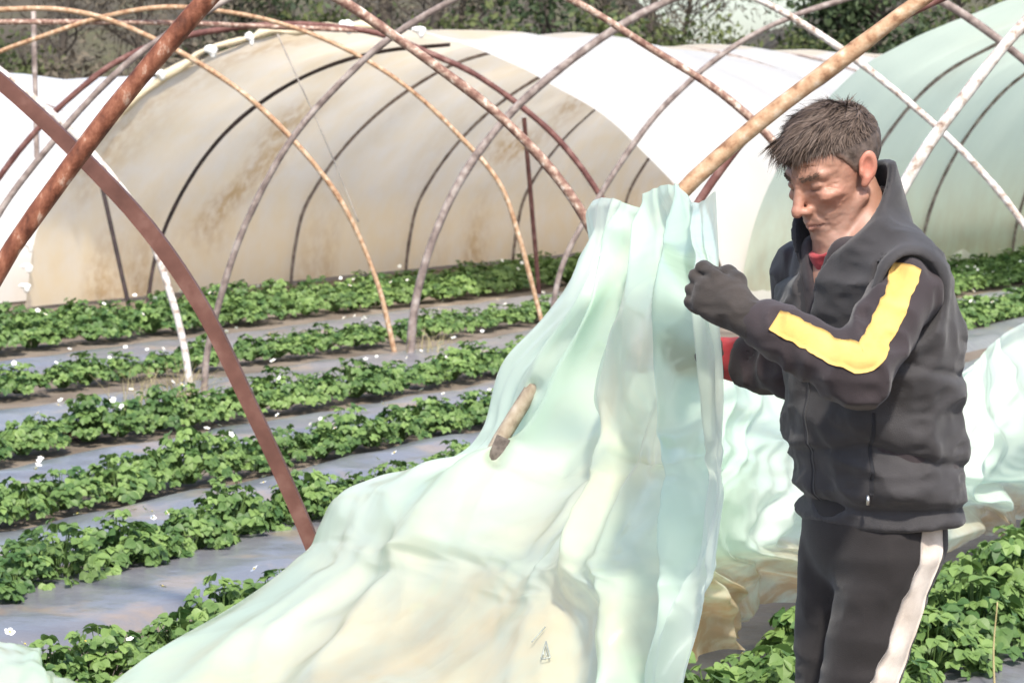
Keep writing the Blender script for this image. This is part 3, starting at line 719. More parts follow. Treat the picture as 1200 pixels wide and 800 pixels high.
def cap(P, a, b, ra, rb):
    a = np.asarray(a, np.float32); b = np.asarray(b, np.float32); d = b - a
    t = np.clip(((P - a) @ d) / (d @ d), 0, 1)
    return np.linalg.norm(P - a - t[:, None] * d, axis=1) - (ra + (rb - ra) * t)
def sph(P, c, r): return np.linalg.norm(P - np.asarray(c, np.float32), axis=1) - r

# --- frames
HY, HP = R(57), R(23)
Ff = np.array([-math.sin(HY), -math.cos(HY), 0])
hf = math.cos(HP) * Ff + math.sin(HP) * np.array([0, 0, -1.0])
hu = math.cos(HP) * np.array([0, 0, 1.0]) + math.sin(HP) * Ff
hl = np.cross(hu, hf)
HR = np.stack([hf, hl, hu], 0)                     # world -> local rows
HC = PM(977, 197, 0.0)
def to_head(P): return ((P - HC) @ HR.T).astype(np.float32)
TY = R(60)
TF = np.array([-math.sin(TY), -math.cos(TY), 0]); TL = np.array([math.cos(TY), -math.sin(TY), 0])
ROOT = np.array([PM(1005, 300)[0], MY, 0.0])

def head_sdf(q):
    return _head_sdf(q / HS) * HS
HS = 0.955
def _head_sdf(q):
    a = np.abs(q); s = np.stack([q[:, 0], a[:, 1], q[:, 2]], 1)     # mirrored
    d = ell(q, (-0.012, 0, 0.036), (0.098, 0.074, 0.084))
    d = smin(d, ell(q, (0.034, 0, -0.030), (0.056, 0.058, 0.084)), 0.03)
    d = smin(d, cap(s, (-0.004, 0.053, -0.060), (0.064, 0.016, -0.108), 0.0135, 0.0135), 0.014)
    d = smin(d, sph(q, (0.074, 0, -0.106), 0.0165), 0.018)
    d = smin(d, ell(s, (0.060, 0.046, -0.026), (0.022, 0.017, 0.013)), 0.018)
    d = smin(d, ell(q, (0.074, 0, -0.072), (0.022, 0.029, 0.026)), 0.02)
    # brow ridge, sockets
    d = smin(d, cap(s, (0.086, 0.008, 0.016), (0.068, 0.048, 0.018), 0.0095, 0.008), 0.012)
    d = smax(d, -ell(s, (0.098, 0.032, -0.006), (0.017, 0.019, 0.0125)), 0.012)
    d = smin(d, sph(s, (0.0715, 0.032, -0.006), 0.0125), 0.003)
    d = smin(d, ell(s, (0.0735, 0.032, -0.001), (0.0125, 0.0165, 0.0085)), 0.004)      # heavy upper lid, eyes cast down
    d = smax(d, -cap(s, (0.0865, 0.020, -0.0095), (0.0815, 0.044, -0.009), 0.0016, 0.0014), 0.002)
    d = smin(d, cap(s, (0.084, 0.022, -0.017), (0.076, 0.043, -0.016), 0.0035, 0.003), 0.006)  # lower lid bag
    # nose
    d = smin(d, cap(q, (0.086, 0, 0.012), (0.110, 0, -0.036), 0.0085, 0.0105), 0.010)
    d = smin(d, sph(q, (0.1145, 0, -0.043), 0.0105), 0.006)
    d = smin(d, ell(s, (0.099, 0.0125, -0.0455), (0.0125, 0.0075, 0.0085)), 0.006)
    d = smax(d, -ell(s, (0.106, 0.0075, -0.0545), (0.006, 0.0035, 0.004)), 0.003)
    # gaunt cheek, folds
    d = smax(d, -sph(s, (0.060, 0.083, -0.068), 0.026), 0.03)
    d = smax(d, -cap(s, (0.098, 0.020, -0.040), (0.083, 0.035, -0.075), 0.003, 0.0042), 0.006)
    d = smax(d, -cap(s, (0.083, 0.034, -0.075), (0.071, 0.034, -0.098), 0.003, 0.0015), 0.007)
    d = smax(d, -cap(s, (0.070, 0.050, -0.048), (0.052, 0.052, -0.088), 0.0028, 0.003), 0.007)
    for k_ in (-0.010, 0.0, 0.010):
        d = smax(d, -cap(s, (0.066, 0.052, -0.006 + k_ * 0.4), (0.050, 0.064, -0.006 + k_ * 1.5), 0.0016, 0.0008), 0.004)
    d = smax(d, -cap(s, (0.090, 0.006, 0.004), (0.093, 0.006, 0.026), 0.0016, 0.001), 0.004)
    # mouth
    d = smin(d, cap(s, (0.0965, 0, -0.0725), (0.083, 0.022, -0.0775), 0.0055, 0.002), 0.005)
    d = smin(d, cap(s, (0.0945, 0, -0.0835), (0.083, 0.021, -0.080), 0.0065, 0.002), 0.005)
    d = smax(d, -cap(s, (0.102, 0, -0.078), (0.083, 0.0255, -0.0795), 0.0016, 0.0018), 0.0025)
    d = smax(d, -cap(q, (0.098, -0.015, -0.094), (0.098, 0.015, -0.094), 0.004, 0.004), 0.008)
    # forehead lines
    for zz in (0.040, 0.052):
        d = smax(d, -cap(s, (0.0905, 0, zz), (0.070, 0.045, zz - 0.004), 0.0012, 0.001), 0.004)
    # ear
    e = s - np.array([-0.012, 0.074, -0.004], np.float32)
    ang = R(-26); ca, sa = math.cos(ang), math.sin(ang)
    e = np.stack([e[:, 0] * ca + e[:, 1] * sa, -e[:, 0] * sa + e[:, 1] * ca, e[:, 2]], 1)
    e[:, 0] += 0.25 * np.clip(e[:, 2], -0.04, 0.04)
    er = ell(e, (-0.007, 0.004, 0.002), (0.0190, 0.0070, 0.0295))
    er = smax(er, -ell(e, (-0.005, 0.0120, 0.003), (0.0115, 0.0085, 0.0195)), 0.004)
    er = smin(er, ell(e, (0.008, 0.006, -0.004), (0.004, 0.004, 0.007)), 0.004)
    er = smin(er, ell(e, (0.000, 0.003, -0.027), (0.009, 0.005, 0.009)), 0.006)
    d = smin(d, er, 0.006)
    front = np.clip((q[:, 0] - 0.0) / 0.04, 0, 1)
    d = d - front * (0.0008 * fbm(q[:, 0] * 70, q[:, 1] * 70, q[:, 2] * 110, s=15, o=3) + 0.0007 * (1 - 2 * np.abs(vnoise(q[:, 0] * 60, q[:, 1] * 45, q[:, 2] * 120, 18))))
    return d
NECK_T = HC + HR.T @ np.array([-0.028, 0, -0.055]); NECK_B = PM(1020, 285, 0.02)
def body_sdf(P):
    d = head_sdf(to_head(P))
    d = smin(d, cap(P, NECK_T, NECK_B, 0.046, 0.058), 0.008)
    Lq = to_head(P)
    sl = np.stack([Lq[:, 0], np.abs(Lq[:, 1]), Lq[:, 2]], 1)
    d = smin(d, cap(sl, (-0.030, 0.040, -0.060), (-0.02, 0.014, -0.165), 0.008, 0.008), 0.010)   # neck muscle
    ch = PM(1010, 330, 0.02)
    q = P - ch
    qq = np.stack([q @ TF, q @ TL, q[:, 2]], 1)
    d = smin(d, ell(qq, (0, 0, 0), (0.10, 0.16, 0.10)), 0.05)
    return d
def skin_color(P):
    q = to_head(P) / HS; f, l, u = q[:, 0], np.abs(q[:, 1]), q[:, 2]
    base = np.array([0.33, 0.180, 0.125])
    c = np.tile(base, (len(P), 1))
    def blend(mask, colr): 
        nonlocal c
        c = c * (1 - mask[:, None]) + np.array(colr) * mask[:, None]
    n1 = fbm(q[:, 0] * 60, q[:, 1] * 60, q[:, 2] * 60, s=5, o=4)
    c *= (1 + 0.09 * n1)[:, None]
    g = lambda cf, cl, cu, rf, rl, ru: np.exp(-(((f - cf) / rf) ** 2 + ((l - cl) / rl) ** 2 + ((u - cu) / ru) ** 2))
    blend(0.5 * g(0.105, 0, -0.042, 0.02, 0.016, 0.02), (0.58, 0.22, 0.15))          # nose
    blend(0.45 * g(0.062, 0.05, -0.03, 0.03, 0.02, 0.02), (0.55, 0.22, 0.15))         # cheek
    blend(0.7 * g(-0.015, 0.082, -0.002, 0.03, 0.016, 0.05), (0.60, 0.20, 0.14))      # ear
    st = np.clip((-0.052 - u) / 0.02, 0, 1) * np.clip((f + 0.005) / 0.03, 0, 1) * (1 - np.clip((-0.125 - u) / 0.015, 0, 1))
    blend(0.6 * st * (0.8 + 0.3 * n1), (0.27, 0.18, 0.145))                            # stubble
    blend(0.55 * g(0.092, 0, -0.078, 0.02, 0.020, 0.0085), (0.40, 0.15, 0.12))        # lips
    blend(0.35 * g(0.082, 0.032, -0.012, 0.02, 0.02, 0.010), (0.36, 0.17, 0.12))      # eyelids
    lash = np.exp(-((u + 0.0095) / 0.0022) ** 2) * np.exp(-((l - 0.032) / 0.013) ** 4) * (f > 0.06)
    blend(0.85 * lash, (0.05, 0.03, 0.025))
    br = np.exp(-((u - 0.0165 - 0.05 * (l - 0.03)) / 0.0055) ** 2) * np.exp(-((l - 0.029) / 0.018) ** 4) * (f > 0.05)
    blend(0.2 * br, (0.10, 0.065, 0.045))
    return c
# skin material
m, n, b = new_mat('skin'); a = attr_node(n, 'tint')
nz = noise_node(n, 140, 5); n.links.new(mixrgb(n, ramp(n, nz.outputs[0], [(0.3, (0, 0, 0)), (0.75, (0.3, 0.3, 0.3))]).outputs[0], a.outputs['Color'], (0.33, 0.13, 0.085)), b.inputs['Base Color'])
b.inputs['Roughness'].default_value = 0.5; b.inputs['Subsurface Weight'].default_value = 0.10; b.inputs['Subsurface Radius'].default_value = (0.012, 0.005, 0.003); b.inputs['Subsurface Scale'].default_value = 0.5
nb = noise_node(n, 220, 4); bump(n, b, nb.outputs[0], 0.25, 0.0015); M['skin'] = m
def cloth(name, c0, c1, rough=0.85, scale=7, bs=0.25, weave=500):
    m, n, b = new_mat(name); t = noise_node(n, scale, 6); r = ramp(n, t.outputs[0], [(0.3, c0), (0.7, c1)])
    n.links.new(r.outputs[0], b.inputs['Base Color']); b.inputs['Roughness'].default_value = rough; b.inputs['Specular IOR Level'].default_value = 0.25
    b.inputs['Sheen Weight'].default_value = 0.15; b.inputs['Sheen Roughness'].default_value = 0.5
    t2 = noise_node(n, weave, 3); t3 = noise_node(n, 11, 6); t3.noise_type = 'RIDGED_MULTIFRACTAL'; t3.inputs['Distortion'].default_value = 0.6
    ad = n.nodes.new('ShaderNodeMath'); ad.operation = 'MULTIPLY_ADD'; n.links.new(t2.outputs[0], ad.inputs[0]); ad.inputs[1].default_value = 0.35; n.links.new(t3.outputs[0], ad.inputs[2])
    bump(n, b, ad.outputs[0], bs, 0.012); return m
M['vest'] = cloth('vest_grey', (0.025, 0.0235, 0.025), (0.045, 0.042, 0.044), 0.75, 9, 0.35)
M['vest_in'] = cloth('vest_lining', (0.010, 0.010, 0.013), (0.02, 0.02, 0.024), 0.8)
M['jacket'] = cloth('jacket_dark', (0.024, 0.018, 0.020), (0.040, 0.031, 0.034), 0.85)
M['yellow'] = cloth('stripe_yellow', (0.52, 0.33, 0.09), (0.63, 0.42, 0.14), 0.8, 14, 0.3)
M['trouser'] = cloth('trouser_black', (0.012, 0.010, 0.010), (0.022, 0.019, 0.019), 0.85)
M['white_stripe'] = cloth('stripe_white', (0.34, 0.28, 0.23), (0.72, 0.65, 0.58), 0.85, 11, 0.3)
M['red'] = cloth('red_shirt', (0.26, 0.022, 0.028), (0.36, 0.04, 0.045), 0.9)
M['glove'] = cloth('glove_grey', (0.026, 0.022, 0.020), (0.050, 0.042, 0.038), 0.95, 20, 0.4)
M['shoe'] = cloth('shoe_black', (0.02, 0.02, 0.02), (0.05, 0.045, 0.04), 0.6)
M['steel'] = noisy('zip_metal', [(0.4, (0.5, 0.5, 0.5)), (0.6, (0.65, 0.65, 0.65))], 20, 0.35, 0, metal=1)
M['hair'] = noisy('hair_dark', [(0.35, (0.055, 0.040, 0.032)), (0.65, (0.12, 0.090, 0.075))], 60, 0.6, 0.6, 0.004, bscale=90)
_n = M['hair'].node_tree; _b = _n.nodes['Principled BSDF']; _l = _b.inputs['Base Color'].links[0].from_socket; _a = attr_node(_n, 'fade')
_n.links.new(mixrgb(_n, _a.outputs['Fac'], _l, (0.24, 0.135, 0.095)), _b.inputs['Base Color'])
def strand_mat():
    m, n, b = new_mat('hair_strands'); a = attr_node(n, 'tone'); r = ramp(n, a.outputs['Fac'], [(0.0, (0.045, 0.032, 0.025)), (0.6, (0.115, 0.083, 0.066)), (1.0, (0.15, 0.115, 0.095))])
    n.links.new(r.outputs[0], b.inputs['Base Color']); b.inputs['Roughness'].default_value = 0.6; b.inputs['Specular IOR Level'].default_value = 0.2; return m
M['strand'] = strand_mat()

person = empty('person', ROOT)
tag(person, 'man in dark sleeveless vest with yellow striped sleeve pulling up the plastic sheet', 'person')
def sdf_obj(name, fn, lo, hi, h, mat, parent=person, color=None, disp=None, base=ROOT):
    V, F = surface_nets(fn, lo, hi, h)
    at_ = {'tint': color(V)} if color else None
    return mesh_obj(name, V, F, mat, parent, True, base, at_)
c0 = HC
body = sdf_obj('body', body_sdf, c0 - np.array([0.2, 0.24, 0.36]), c0 + np.array([0.24, 0.24, 0.17]), 0.0024, M['skin'], color=skin_color)

# --- hair
def hairline(f): return np.interp(f, [-0.12, -0.05, -0.035, -0.020, -0.004, 0.012, 0.040, 0.066, 0.10], [-0.075, -0.066, -0.040, -0.010, -0.020, 0.005, 0.046, 0.058, 0.062])
def hair_sdf(P):
    q = to_head(P) / HS; f, l, u = q[:, 0], q[:, 1], q[:, 2]
    d = ell(q, (-0.014, 0, 0.037), (0.101, 0.0785, 0.0865))
    d = smin(d, ell(q, (0.014, 0.004, 0.092), (0.062, 0.050, 0.030)), 0.02)
    d = smin(d, ell(q, (0.062, 0.0, 0.082), (0.028, 0.040, 0.020)), 0.015)
    d = smin(d, cap(q, (0.082, -0.02, 0.078), (0.094, -0.012, 0.050), 0.010, 0.004), 0.01)
    d = smin(d, cap(q, (0.086, 0.012, 0.076), (0.092, 0.022, 0.046), 0.009, 0.004), 0.01)
    d = d + 0.0028 * vnoise(f * 90 + l * 20, l * 130, u * 55, 3) + 0.004 * vnoise(f * 35, l * 60, u * 30, 8) * (u > 0.05)
    hl_ = hairline(f) + 0.004 * vnoise(f * 150, l * 150, 0, 5)
    fr = (f > 0.075)
    hl_ = np.where(fr, np.minimum(hl_, 0.05), hl_)
    return smax(d, hl_ - u, 0.006)
hair = sdf_obj('hair', hair_sdf, c0 - np.array([0.17, 0.16, 0.13]), c0 + np.array([0.17, 0.16, 0.18]), 0.003, M['hair'])
def _fade():
    me = hair.data; co = np.empty(len(me.vertices) * 3); me.vertices.foreach_get('co', co); q = to_head(co.reshape(-1, 3) + ROOT) / HS
    e = q[:, 2] - np.minimum(hairline(q[:, 0]), np.where(q[:, 0] > 0.075, 0.05, 9)); v = np.clip(1 - e / 0.022, 0, 1) ** 1.3 * 0.85 * (0.75 + 0.35 * vnoise(q[:, 0] * 160, q[:, 1] * 160, q[:, 2] * 90, 6))
    v = v * np.where(q[:, 0] > 0.045, 0.5, 1)
    at_ = me.attributes.new('fade', 'FLOAT', 'POINT'); at_.data.foreach_set('value', np.clip(v, 0, 1).astype(np.float32))
_fade()
def hair_strands():
    me = hair.data; nv = len(me.vertices)
    co = np.empty(nv * 3); me.vertices.foreach_get('co', co); co = co.reshape(-1, 3) + ROOT
    no = np.empty(nv * 3); me.vertices.foreach_get('normal', no); no = no.reshape(-1, 3)
    q = (co - HC) @ HR.T; nl = no @ HR.T
    out = head_sdf(q.astype(np.float32)) > 0.001
    cand = np.nonzero(out)[0]
    pick = rng.choice(cand, size=15000)
    q = q[pick]; nl = nl[pick]; n = len(q); f, l, u = q.T
    topw = np.clip((u - 0.05) / 0.03, 0, 1) * np.clip((f + 0.085) / 0.05, 0, 1)
    keep = rng.random(n) < 0.35 + 0.65 * topw; q = q[keep]; nl = nl[keep]; topw = topw[keep][:, None]; n = len(q); f, l, u = q.T
    L = 0.006 + topw * (rng.uniform(0.014, 0.036, (n, 1)) + 0.016 * (rng.random((n, 1)) < 0.10) + 0.012 * np.clip((f[:, None] - 0.05) / 0.03, 0, 1))
    n1 = vnoise(f * 38, l * 38, u * 30, 91)[:, None]; n2 = vnoise(f * 38, l * 38, u * 30, 92)[:, None]; n3 = vnoise(f * 30, l * 50, u * 20, 93)[:, None]
    one = np.ones((n, 1))
    sweep = np.hstack([0.95 * one, 0.9 * n1 - 0.15, 0.25 * n2]) * topw + np.array([-0.45, 0, -0.9]) * (1 - topw)
    sweep -= nl * (sweep * nl).sum(1)[:, None]
    d0 = nl * ((0.05 + 0.42 * np.clip(n3, 0, 1) + 0.5 * (rng.random((n, 1)) < 0.05)) * topw + 0.05) + sweep + rng.normal(0, 0.10, (n, 3)) * (0.3 + topw)
    d0 /= np.linalg.norm(d0, axis=1)[:, None]; bend = np.hstack([0.1 * one, 0.2 * n2, -0.6 * one]) * topw
    p = q - nl * 0.002; pts = [p]
    for s in range(4):
        d0 = d0 + bend * 0.20 + rng.normal(0, 0.03, (n, 3)); d0 /= np.linalg.norm(d0, axis=1)[:, None]; p = p + d0 * L / 4
        dd = hair_sdf((p @ HR + HC).astype(np.float32))[:, None]
        p = p + np.where((dd < 0.0005) & (p[:, 2:] > 0.045), nl * (0.0008 - dd), 0); pts.append(p)
    pts = np.stack(pts, 1); side = np.cross(d0, nl); side /= np.linalg.norm(side, axis=1)[:, None] + 1e-9
    wd = np.array([0.0008, 0.0008, 0.0007, 0.0004, 0.0001])[None] * (0.8 + 0.6 * rng.random((n, 1)))
    off = side[:, None] * wd[..., None]
    V = np.concatenate([pts + off, pts - off], 1).reshape(-1, 3) @ HR + HC
    F = [(k * 10 + s, k * 10 + s + 1, k * 10 + 6 + s, k * 10 + 5 + s) for k in range(n) for s in range(4)]
    mesh_obj('strands', V, F, M['strand'], hair, False, ROOT, {'tone': np.repeat(np.clip(rng.normal(0.5, 0.25, n), 0, 1), 10)})
hair_strands()
def brow_strands(sgn):
    mb = []; F = []; k = 0; A = []
    for _ in range(70):
        l = rng.uniform(0.010, 0.047); u = 0.0165 + 0.05 * (l - 0.03) + rng.normal(0, 0.0025)
        f = 0.11
        for _k in range(30):
            dd = head_sdf(np.array([[f, sgn * l, u]], np.float32))[0]
            if dd < 0.0003: break
            f -= dd
        d0 = np.array([-0.25, sgn * 0.8, 0.35 + rng.normal(0, 0.3)]); d0 /= np.linalg.norm(d0)
        p = np.array([f, sgn * l, u]); L = rng.uniform(0.006, 0.010)
        pts = np.array([p, p + d0 * L / 2 + np.array([0.0025, 0, 0]), p + d0 * L + np.array([0.001, 0, 0])])
        side = np.array([0, 0.0, 1.0]); wd = np.array([0.0007, 0.0006, 0.0001])
        mb.append(np.vstack([pts + side * wd[:, None], pts - side * wd[:, None]]))
        for s in range(2): F.append((k + s, k + s + 1, k + 4 + s, k + 3 + s))
        k += 6; A.append(np.full(6, 0.5))
    V = np.vstack(mb) @ HR + HC
    mesh_obj('eyebrow', V, F, M['strand'], body, False, ROOT, {'tone': np.concatenate(A)})
for sg in (-1, 1): brow_strands(sg)

# --- torso pieces
TAB = [(615, 1030, 0.180, 0.118), (590, 1031, 0.196, 0.134), (540, 1029, 0.208, 0.146), (480, 1024, 0.212, 0.148), (420, 1022, 0.213, 0.148), (360, 1020, 0.212, 0.142),
       (320, 1015, 0.205, 0.132), (290, 1008, 0.180, 0.115), (262, 1001, 0.130, 0.098), (238, 992, 0.100, 0.086)]
TZ = np.array([PM(0, t[0])[2] for t in TAB])[::1]; TX = np.array([PM(t[1], t[0])[0] for t in TAB]); TA = np.array([t[2] * 0.93 for t in TAB]); TB = np.array([t[3] * 0.91 for t in TAB])
def torso(P, grow=0.0):
    z = P[:, 2]
    o = np.argsort(TZ)
    cx = np.interp(z, TZ[o], TX[o]); a = np.interp(z, TZ[o], TA[o]) + grow; b = np.interp(z, TZ[o], TB[o]) + grow
    dx = P[:, 0] - cx; dy = P[:, 1] - MY
    l = dx * TL[0] + dy * TL[1]; f = dx * TF[0] + dy * TF[1]
    p = 2.4
    k = (np.abs(l / a) ** p + np.abs(f / b) ** p) ** (1 / p)
    return (k - 1) * np.minimum(a, b) * 0.9, l, f
SH = PM(1062, 338, -0.165); EL = PM(1008, 436, -0.275); WR = PM(893, 382, -0.19); HD = PM(828, 337, -0.10)
SHR = PM(952, 320, 0.16); ELR = PM(938, 432, 0.20); WRR = PM(884, 424, 0.26)
HEM = PM(0, 613)[2]; NKZ = PM(0, 250)[2]
def pleats(P, s): return fbm(P[:, 0] * 9, P[:, 1] * 9, P[:, 2] * 13, s=s)
def wr_ridge(P, s, k, st=(1, 1, 2)): return 1 - 2 * np.abs(vnoise(P[:, 0] * k * st[0], P[:, 1] * k * st[1], P[:, 2] * k * st[2], s))
def vest_sdf(P):
    d, l, f = torso(P)
    # shoulders
    d = smin(d, cap(P, PM(1064, 316, -0.13), PM(955, 316, 0.13), 0.070, 0.070), 0.04)
    # wrinkles + quilting bulges
    x = P[:, 0]; z = P[:, 2]
    skew = z + 0.25 * (x - ROOT[0]) * np.sign(x - ROOT[0] - 0.0)
    d = d - 0.0028 * np.cos(2 * math.pi * (skew + 0.03 * fbm(P[:, 0] * 5, P[:, 1] * 5, z * 4, s=60)) / 0.105) * np.clip((1.42 - z) / 0.08, 0, 1)
    w2 = P + np.stack([0.03 * vnoise(P[:, 0] * 6, P[:, 1] * 6, z * 6, 77)] * 3, 1) * np.array([0.3, 0.3, 1.0])
    d = d - 0.0055 * (wr_ridge(w2, 61, 5, (1, 1, 1.5)) - 0.4) - 0.0055 * (wr_ridge(w2, 62, 11, (0.9, 0.9, 1.7)) - 0.4) - 0.0022 * (wr_ridge(w2, 63, 26, (1, 1, 1.8)) - 0.4)
    d = d + 0.006 * np.exp(-((skew - HEM - 0.165) / 0.009) ** 2) + 0.005 * np.exp(-((skew - HEM - 0.33) / 0.009) ** 2)
    # hem band: drawn-in, and bottom edge
    d = d - 0.010 * np.exp(-((z - HEM - 0.012) / 0.012) ** 2) + 0.012 * np.exp(-((z - HEM - 0.045) / 0.012) ** 2)
    hem = HEM + 0.02 * (x - ROOT[0]) / 0.15 * 0.6 - z
    d = smax(d, hem, 0.012)
    # open neck: inside cut
    top = (P - PM(1000, 268)) @ np.array([-0.66, 0, 0.75])
    d = smax(d, top, 0.01)
    q = to_head(P)
    # collar: flared standing band
    cA = PM(1003, 285, 0.01); cB = PM(975, 205, -0.005)
    dd = cB - cA; t = np.clip(((P - cA) @ dd) / (dd @ dd), 0, 1.0)
    ax_ = P - cA - t[:, None] * dd
    lf = ax_ @ TF; ll = ax_ @ TL
    rad = np.sqrt((lf / 1.12) ** 2 + (ll / 1.0) ** 2)
    band = np.abs(rad - (0.088 + 0.006 * t)) - 0.0085
    ttop = ((P - cA) @ dd) / (dd @ dd)
    ztop = 0.42 - 0.52 * np.clip(lf / 0.09, -0.90, 1) + 0.42 * np.clip(-ll / 0.08, 0, 1) * np.clip(0.4 + lf / 0.08, 0, 1)
    band = smax(band, (ttop - ztop) * np.linalg.norm(dd), 0.006); band = smax(band, -(ttop + 0.1) * np.linalg.norm(dd), 0.01)
    d = smin(d, band, 0.014)
    # V opening at the front
    op = PM(950, 290, 0)
    fr = (P - cA) @ TF; lat = (P - cA) @ TL; up_ = (P[:, 2] - (cA[2] - 0.16))
    vcut = np.maximum(np.abs(lat + 0.010) - (0.006 + 0.30 * np.clip(up_, 0, 1)), -(fr - 0.03))
    vcut = np.maximum(vcut, -up_)
    d = smax(d, -vcut, 0.006)
    # hollow around neck
    d = smax(d, -cap(P, cA + np.array([0, 0, -0.02]), cB + dd * 0.5, 0.079, 0.088), 0.006)
    # armhole rim, left
    dirA = (EL - SH) / np.linalg.norm(EL - SH); nrm = TL * 0.95 + np.array([0, 0, 0.02]) + dirA * 0.12; nrm /= np.linalg.norm(nrm)
    c = PM(1062, 350, -0.19); q2 = P - c; hgt = q2 @ nrm
    hx = np.cross([0, 0, 1.0], nrm); hx /= np.linalg.norm(hx); vx = np.cross(nrm, hx)
    r = np.sqrt(((q2 @ hx) / 0.066) ** 2 + ((q2 @ vx) / 0.083) ** 2)
    rim = np.sqrt(((r - 1) * 0.074) ** 2 + (hgt * 0.75) ** 2) - 0.007
    d = smin(d, rim, 0.04)
    d = smax(d, -np.maximum((r - 0.93) * 0.074, np.maximum(-hgt - 0.04, hgt - 0.12)), 0.005)
    return d
lo = np.array([ROOT[0] - 0.30, MY - 0.34, HEM - 0.03]); hi = np.array([ROOT[0] + 0.34, MY + 0.32, PM(0, 195)[2]])
vest = sdf_obj('vest', vest_sdf, lo, hi, 0.0055, M['vest'])
tag(vest, 'dark grey padded sleeveless vest')
vest.data.materials.append(M['vest_in'])
_cA = PM(1003, 285, 0.01); _dd = PM(975, 205, -0.005) - _cA
for p in vest.data.polygons:
    c = np.array(p.center) + ROOT; t = ((c - _cA) @ _dd) / (_dd @ _dd)
    if t > -0.9:
        r = c - _cA - t * _dd; r /= np.linalg.norm(r) + 1e-9
        if np.array(p.normal) @ r < -0.25: p.material_index = 1

# --- jacket (inside the vest) with both sleeves
def arm(P, S, E, W, rs, re, rw, seed):
    d = smin(cap(P, S, E, rs, re), cap(P, E, W, re, rw), 0.03)
    # creases across the sleeve, strongest at the elbow
    tE = np.exp(-(np.linalg.norm(P - E, axis=1) / 0.11) ** 2)
    d = d - (0.007 + 0.008 * tE) * (wr_ridge(P, seed, 12, (1.6, 1, 1)) - 0.35) - 0.006 * (wr_ridge(P, seed + 1, 25, (1.3, 0.7, 1)) - 0.35)
    return d
def jacket_sdf(P):
    d, l, f = torso(P, -0.018)
    d = smax(d, P[:, 2] - PM(0, 275)[2], 0.03)
    d = smax(d, PM(0, 560)[2] - P[:, 2], 0.02)
    # inner jacket collar with a V opening
    cA = PM(1003, 285, 0.01); cB = PM(978, 215, -0.005); dd = cB - cA
    tt = ((P - cA) @ dd) / (dd @ dd); t = np.clip(tt, 0, 1)
    ax_ = P - cA - t[:, None] * dd; lf = ax_ @ TF; ll = ax_ @ TL
    rad = np.sqrt((lf / 1.1) ** 2 + ll ** 2)
    band = np.maximum(np.abs(rad - 0.076) - 0.006, np.maximum(tt - (0.28 - 0.5 * np.clip(lf / 0.08, -0.7, 1)), -tt - 0.3) * np.linalg.norm(dd))
    d = smin(d, band, 0.012)
    fr = (P - cA) @ TF; lat = (P - cA) @ TL; up_ = P[:, 2] - (cA[2] - 0.085)
    vcut = np.maximum(np.maximum(np.abs(lat + 0.008) - 0.42 * np.clip(up_, 0, 1), -(fr - 0.02)), -up_)
    d = smax(d, -vcut, 0.005)
    d = smin(d, arm(P, SH, EL, WR, 0.062, 0.057, 0.047, 90), 0.012)
    d = smin(d, arm(P, SHR, ELR, WRR, 0.078, 0.062, 0.052, 95), 0.012)
    d = smax(d, -cap(P, WRR, WRR + (WRR - ELR) * 0.3, 0.036, 0.036), 0.004)
    return d
lo = np.array([PM(835, 0)[0], MY - 0.40, PM(0, 570)[2]]); hi = np.array([ROOT[0] + 0.30, MY + 0.30, PM(0, 205)[2]])
jacket = sdf_obj('jacket', jacket_sdf, lo, hi, 0.0055, M['jacket'])
def strip_on(sdf, path, width, dirs, name, mat, parent, nl=70, nw=7, off=0.0022, jag=0.0):
    """A sewn stripe laid on a garment: every point is dropped on the garment's own surface."""
    path = crom(path, nl); T = np.gradient(path, axis=0); T /= np.linalg.norm(T, axis=1)[:, None]
    dirs = np.asarray(dirs, float); dirs = np.stack([np.interp(np.linspace(0, 1, nl), np.linspace(0, 1, len(dirs)), dirs[:, k]) for k in range(3)], 1); dirs /= np.linalg.norm(dirs, axis=1)[:, None]
    side = np.cross(T, dirs); side /= np.linalg.norm(side, axis=1)[:, None]
    wv = np.linspace(-0.5, 0.5, nw)
    wl = width if np.isscalar(width) else np.interp(np.linspace(0, 1, nl), np.linspace(0, 1, len(width)), width)
    wl = np.broadcast_to(wl, (nl,)) * (1 + jag * vnoise(np.arange(nl) * 0.45, 1.5, 0, 4))
    P = path[:, None] + side[:, None] * ((wv[None, :, None] + jag * 0.5 * vnoise(np.arange(nl) * 0.6, 7.5, 0, 9)[:, None, None]) * wl[:, None, None])
    Dn = np.repeat(dirs[:, None], nw, 1).reshape(-1, 3); Q = P.reshape(-1, 3) + Dn * 0.22
    for _ in range(60):
        d = sdf(Q.astype(np.float32)); Q = Q - Dn * (np.clip(d - off, -0.02, 0.02) * 0.8)[:, None]
    B = Q - Dn * 0.006
    V = np.vstack([Q, B]); N = nl * nw; g = grid_faces(nl, nw); F = [tuple(x) for x in g] + [tuple(x[::-1] + N) for x in g]
    per = [i * nw for i in range(nl)] ; per2 = [i * nw + nw - 1 for i in range(nl)]
    for e, rv in ((per, 0), (per2, 1), (list(range(nw)), 1), ([(nl - 1) * nw + j for j in range(nw)], 0)):
        for i in range(len(e) - 1):
            q = (e[i], e[i + 1], e[i + 1] + N, e[i] + N); F.append(q if rv else q[::-1])
    return mesh_obj(name, V, F, mat, parent, True, ROOT)
dU = np.array([0.05, -1.0, 0.25]); dF_ = np.array([-0.05, -1.0, 0.42])
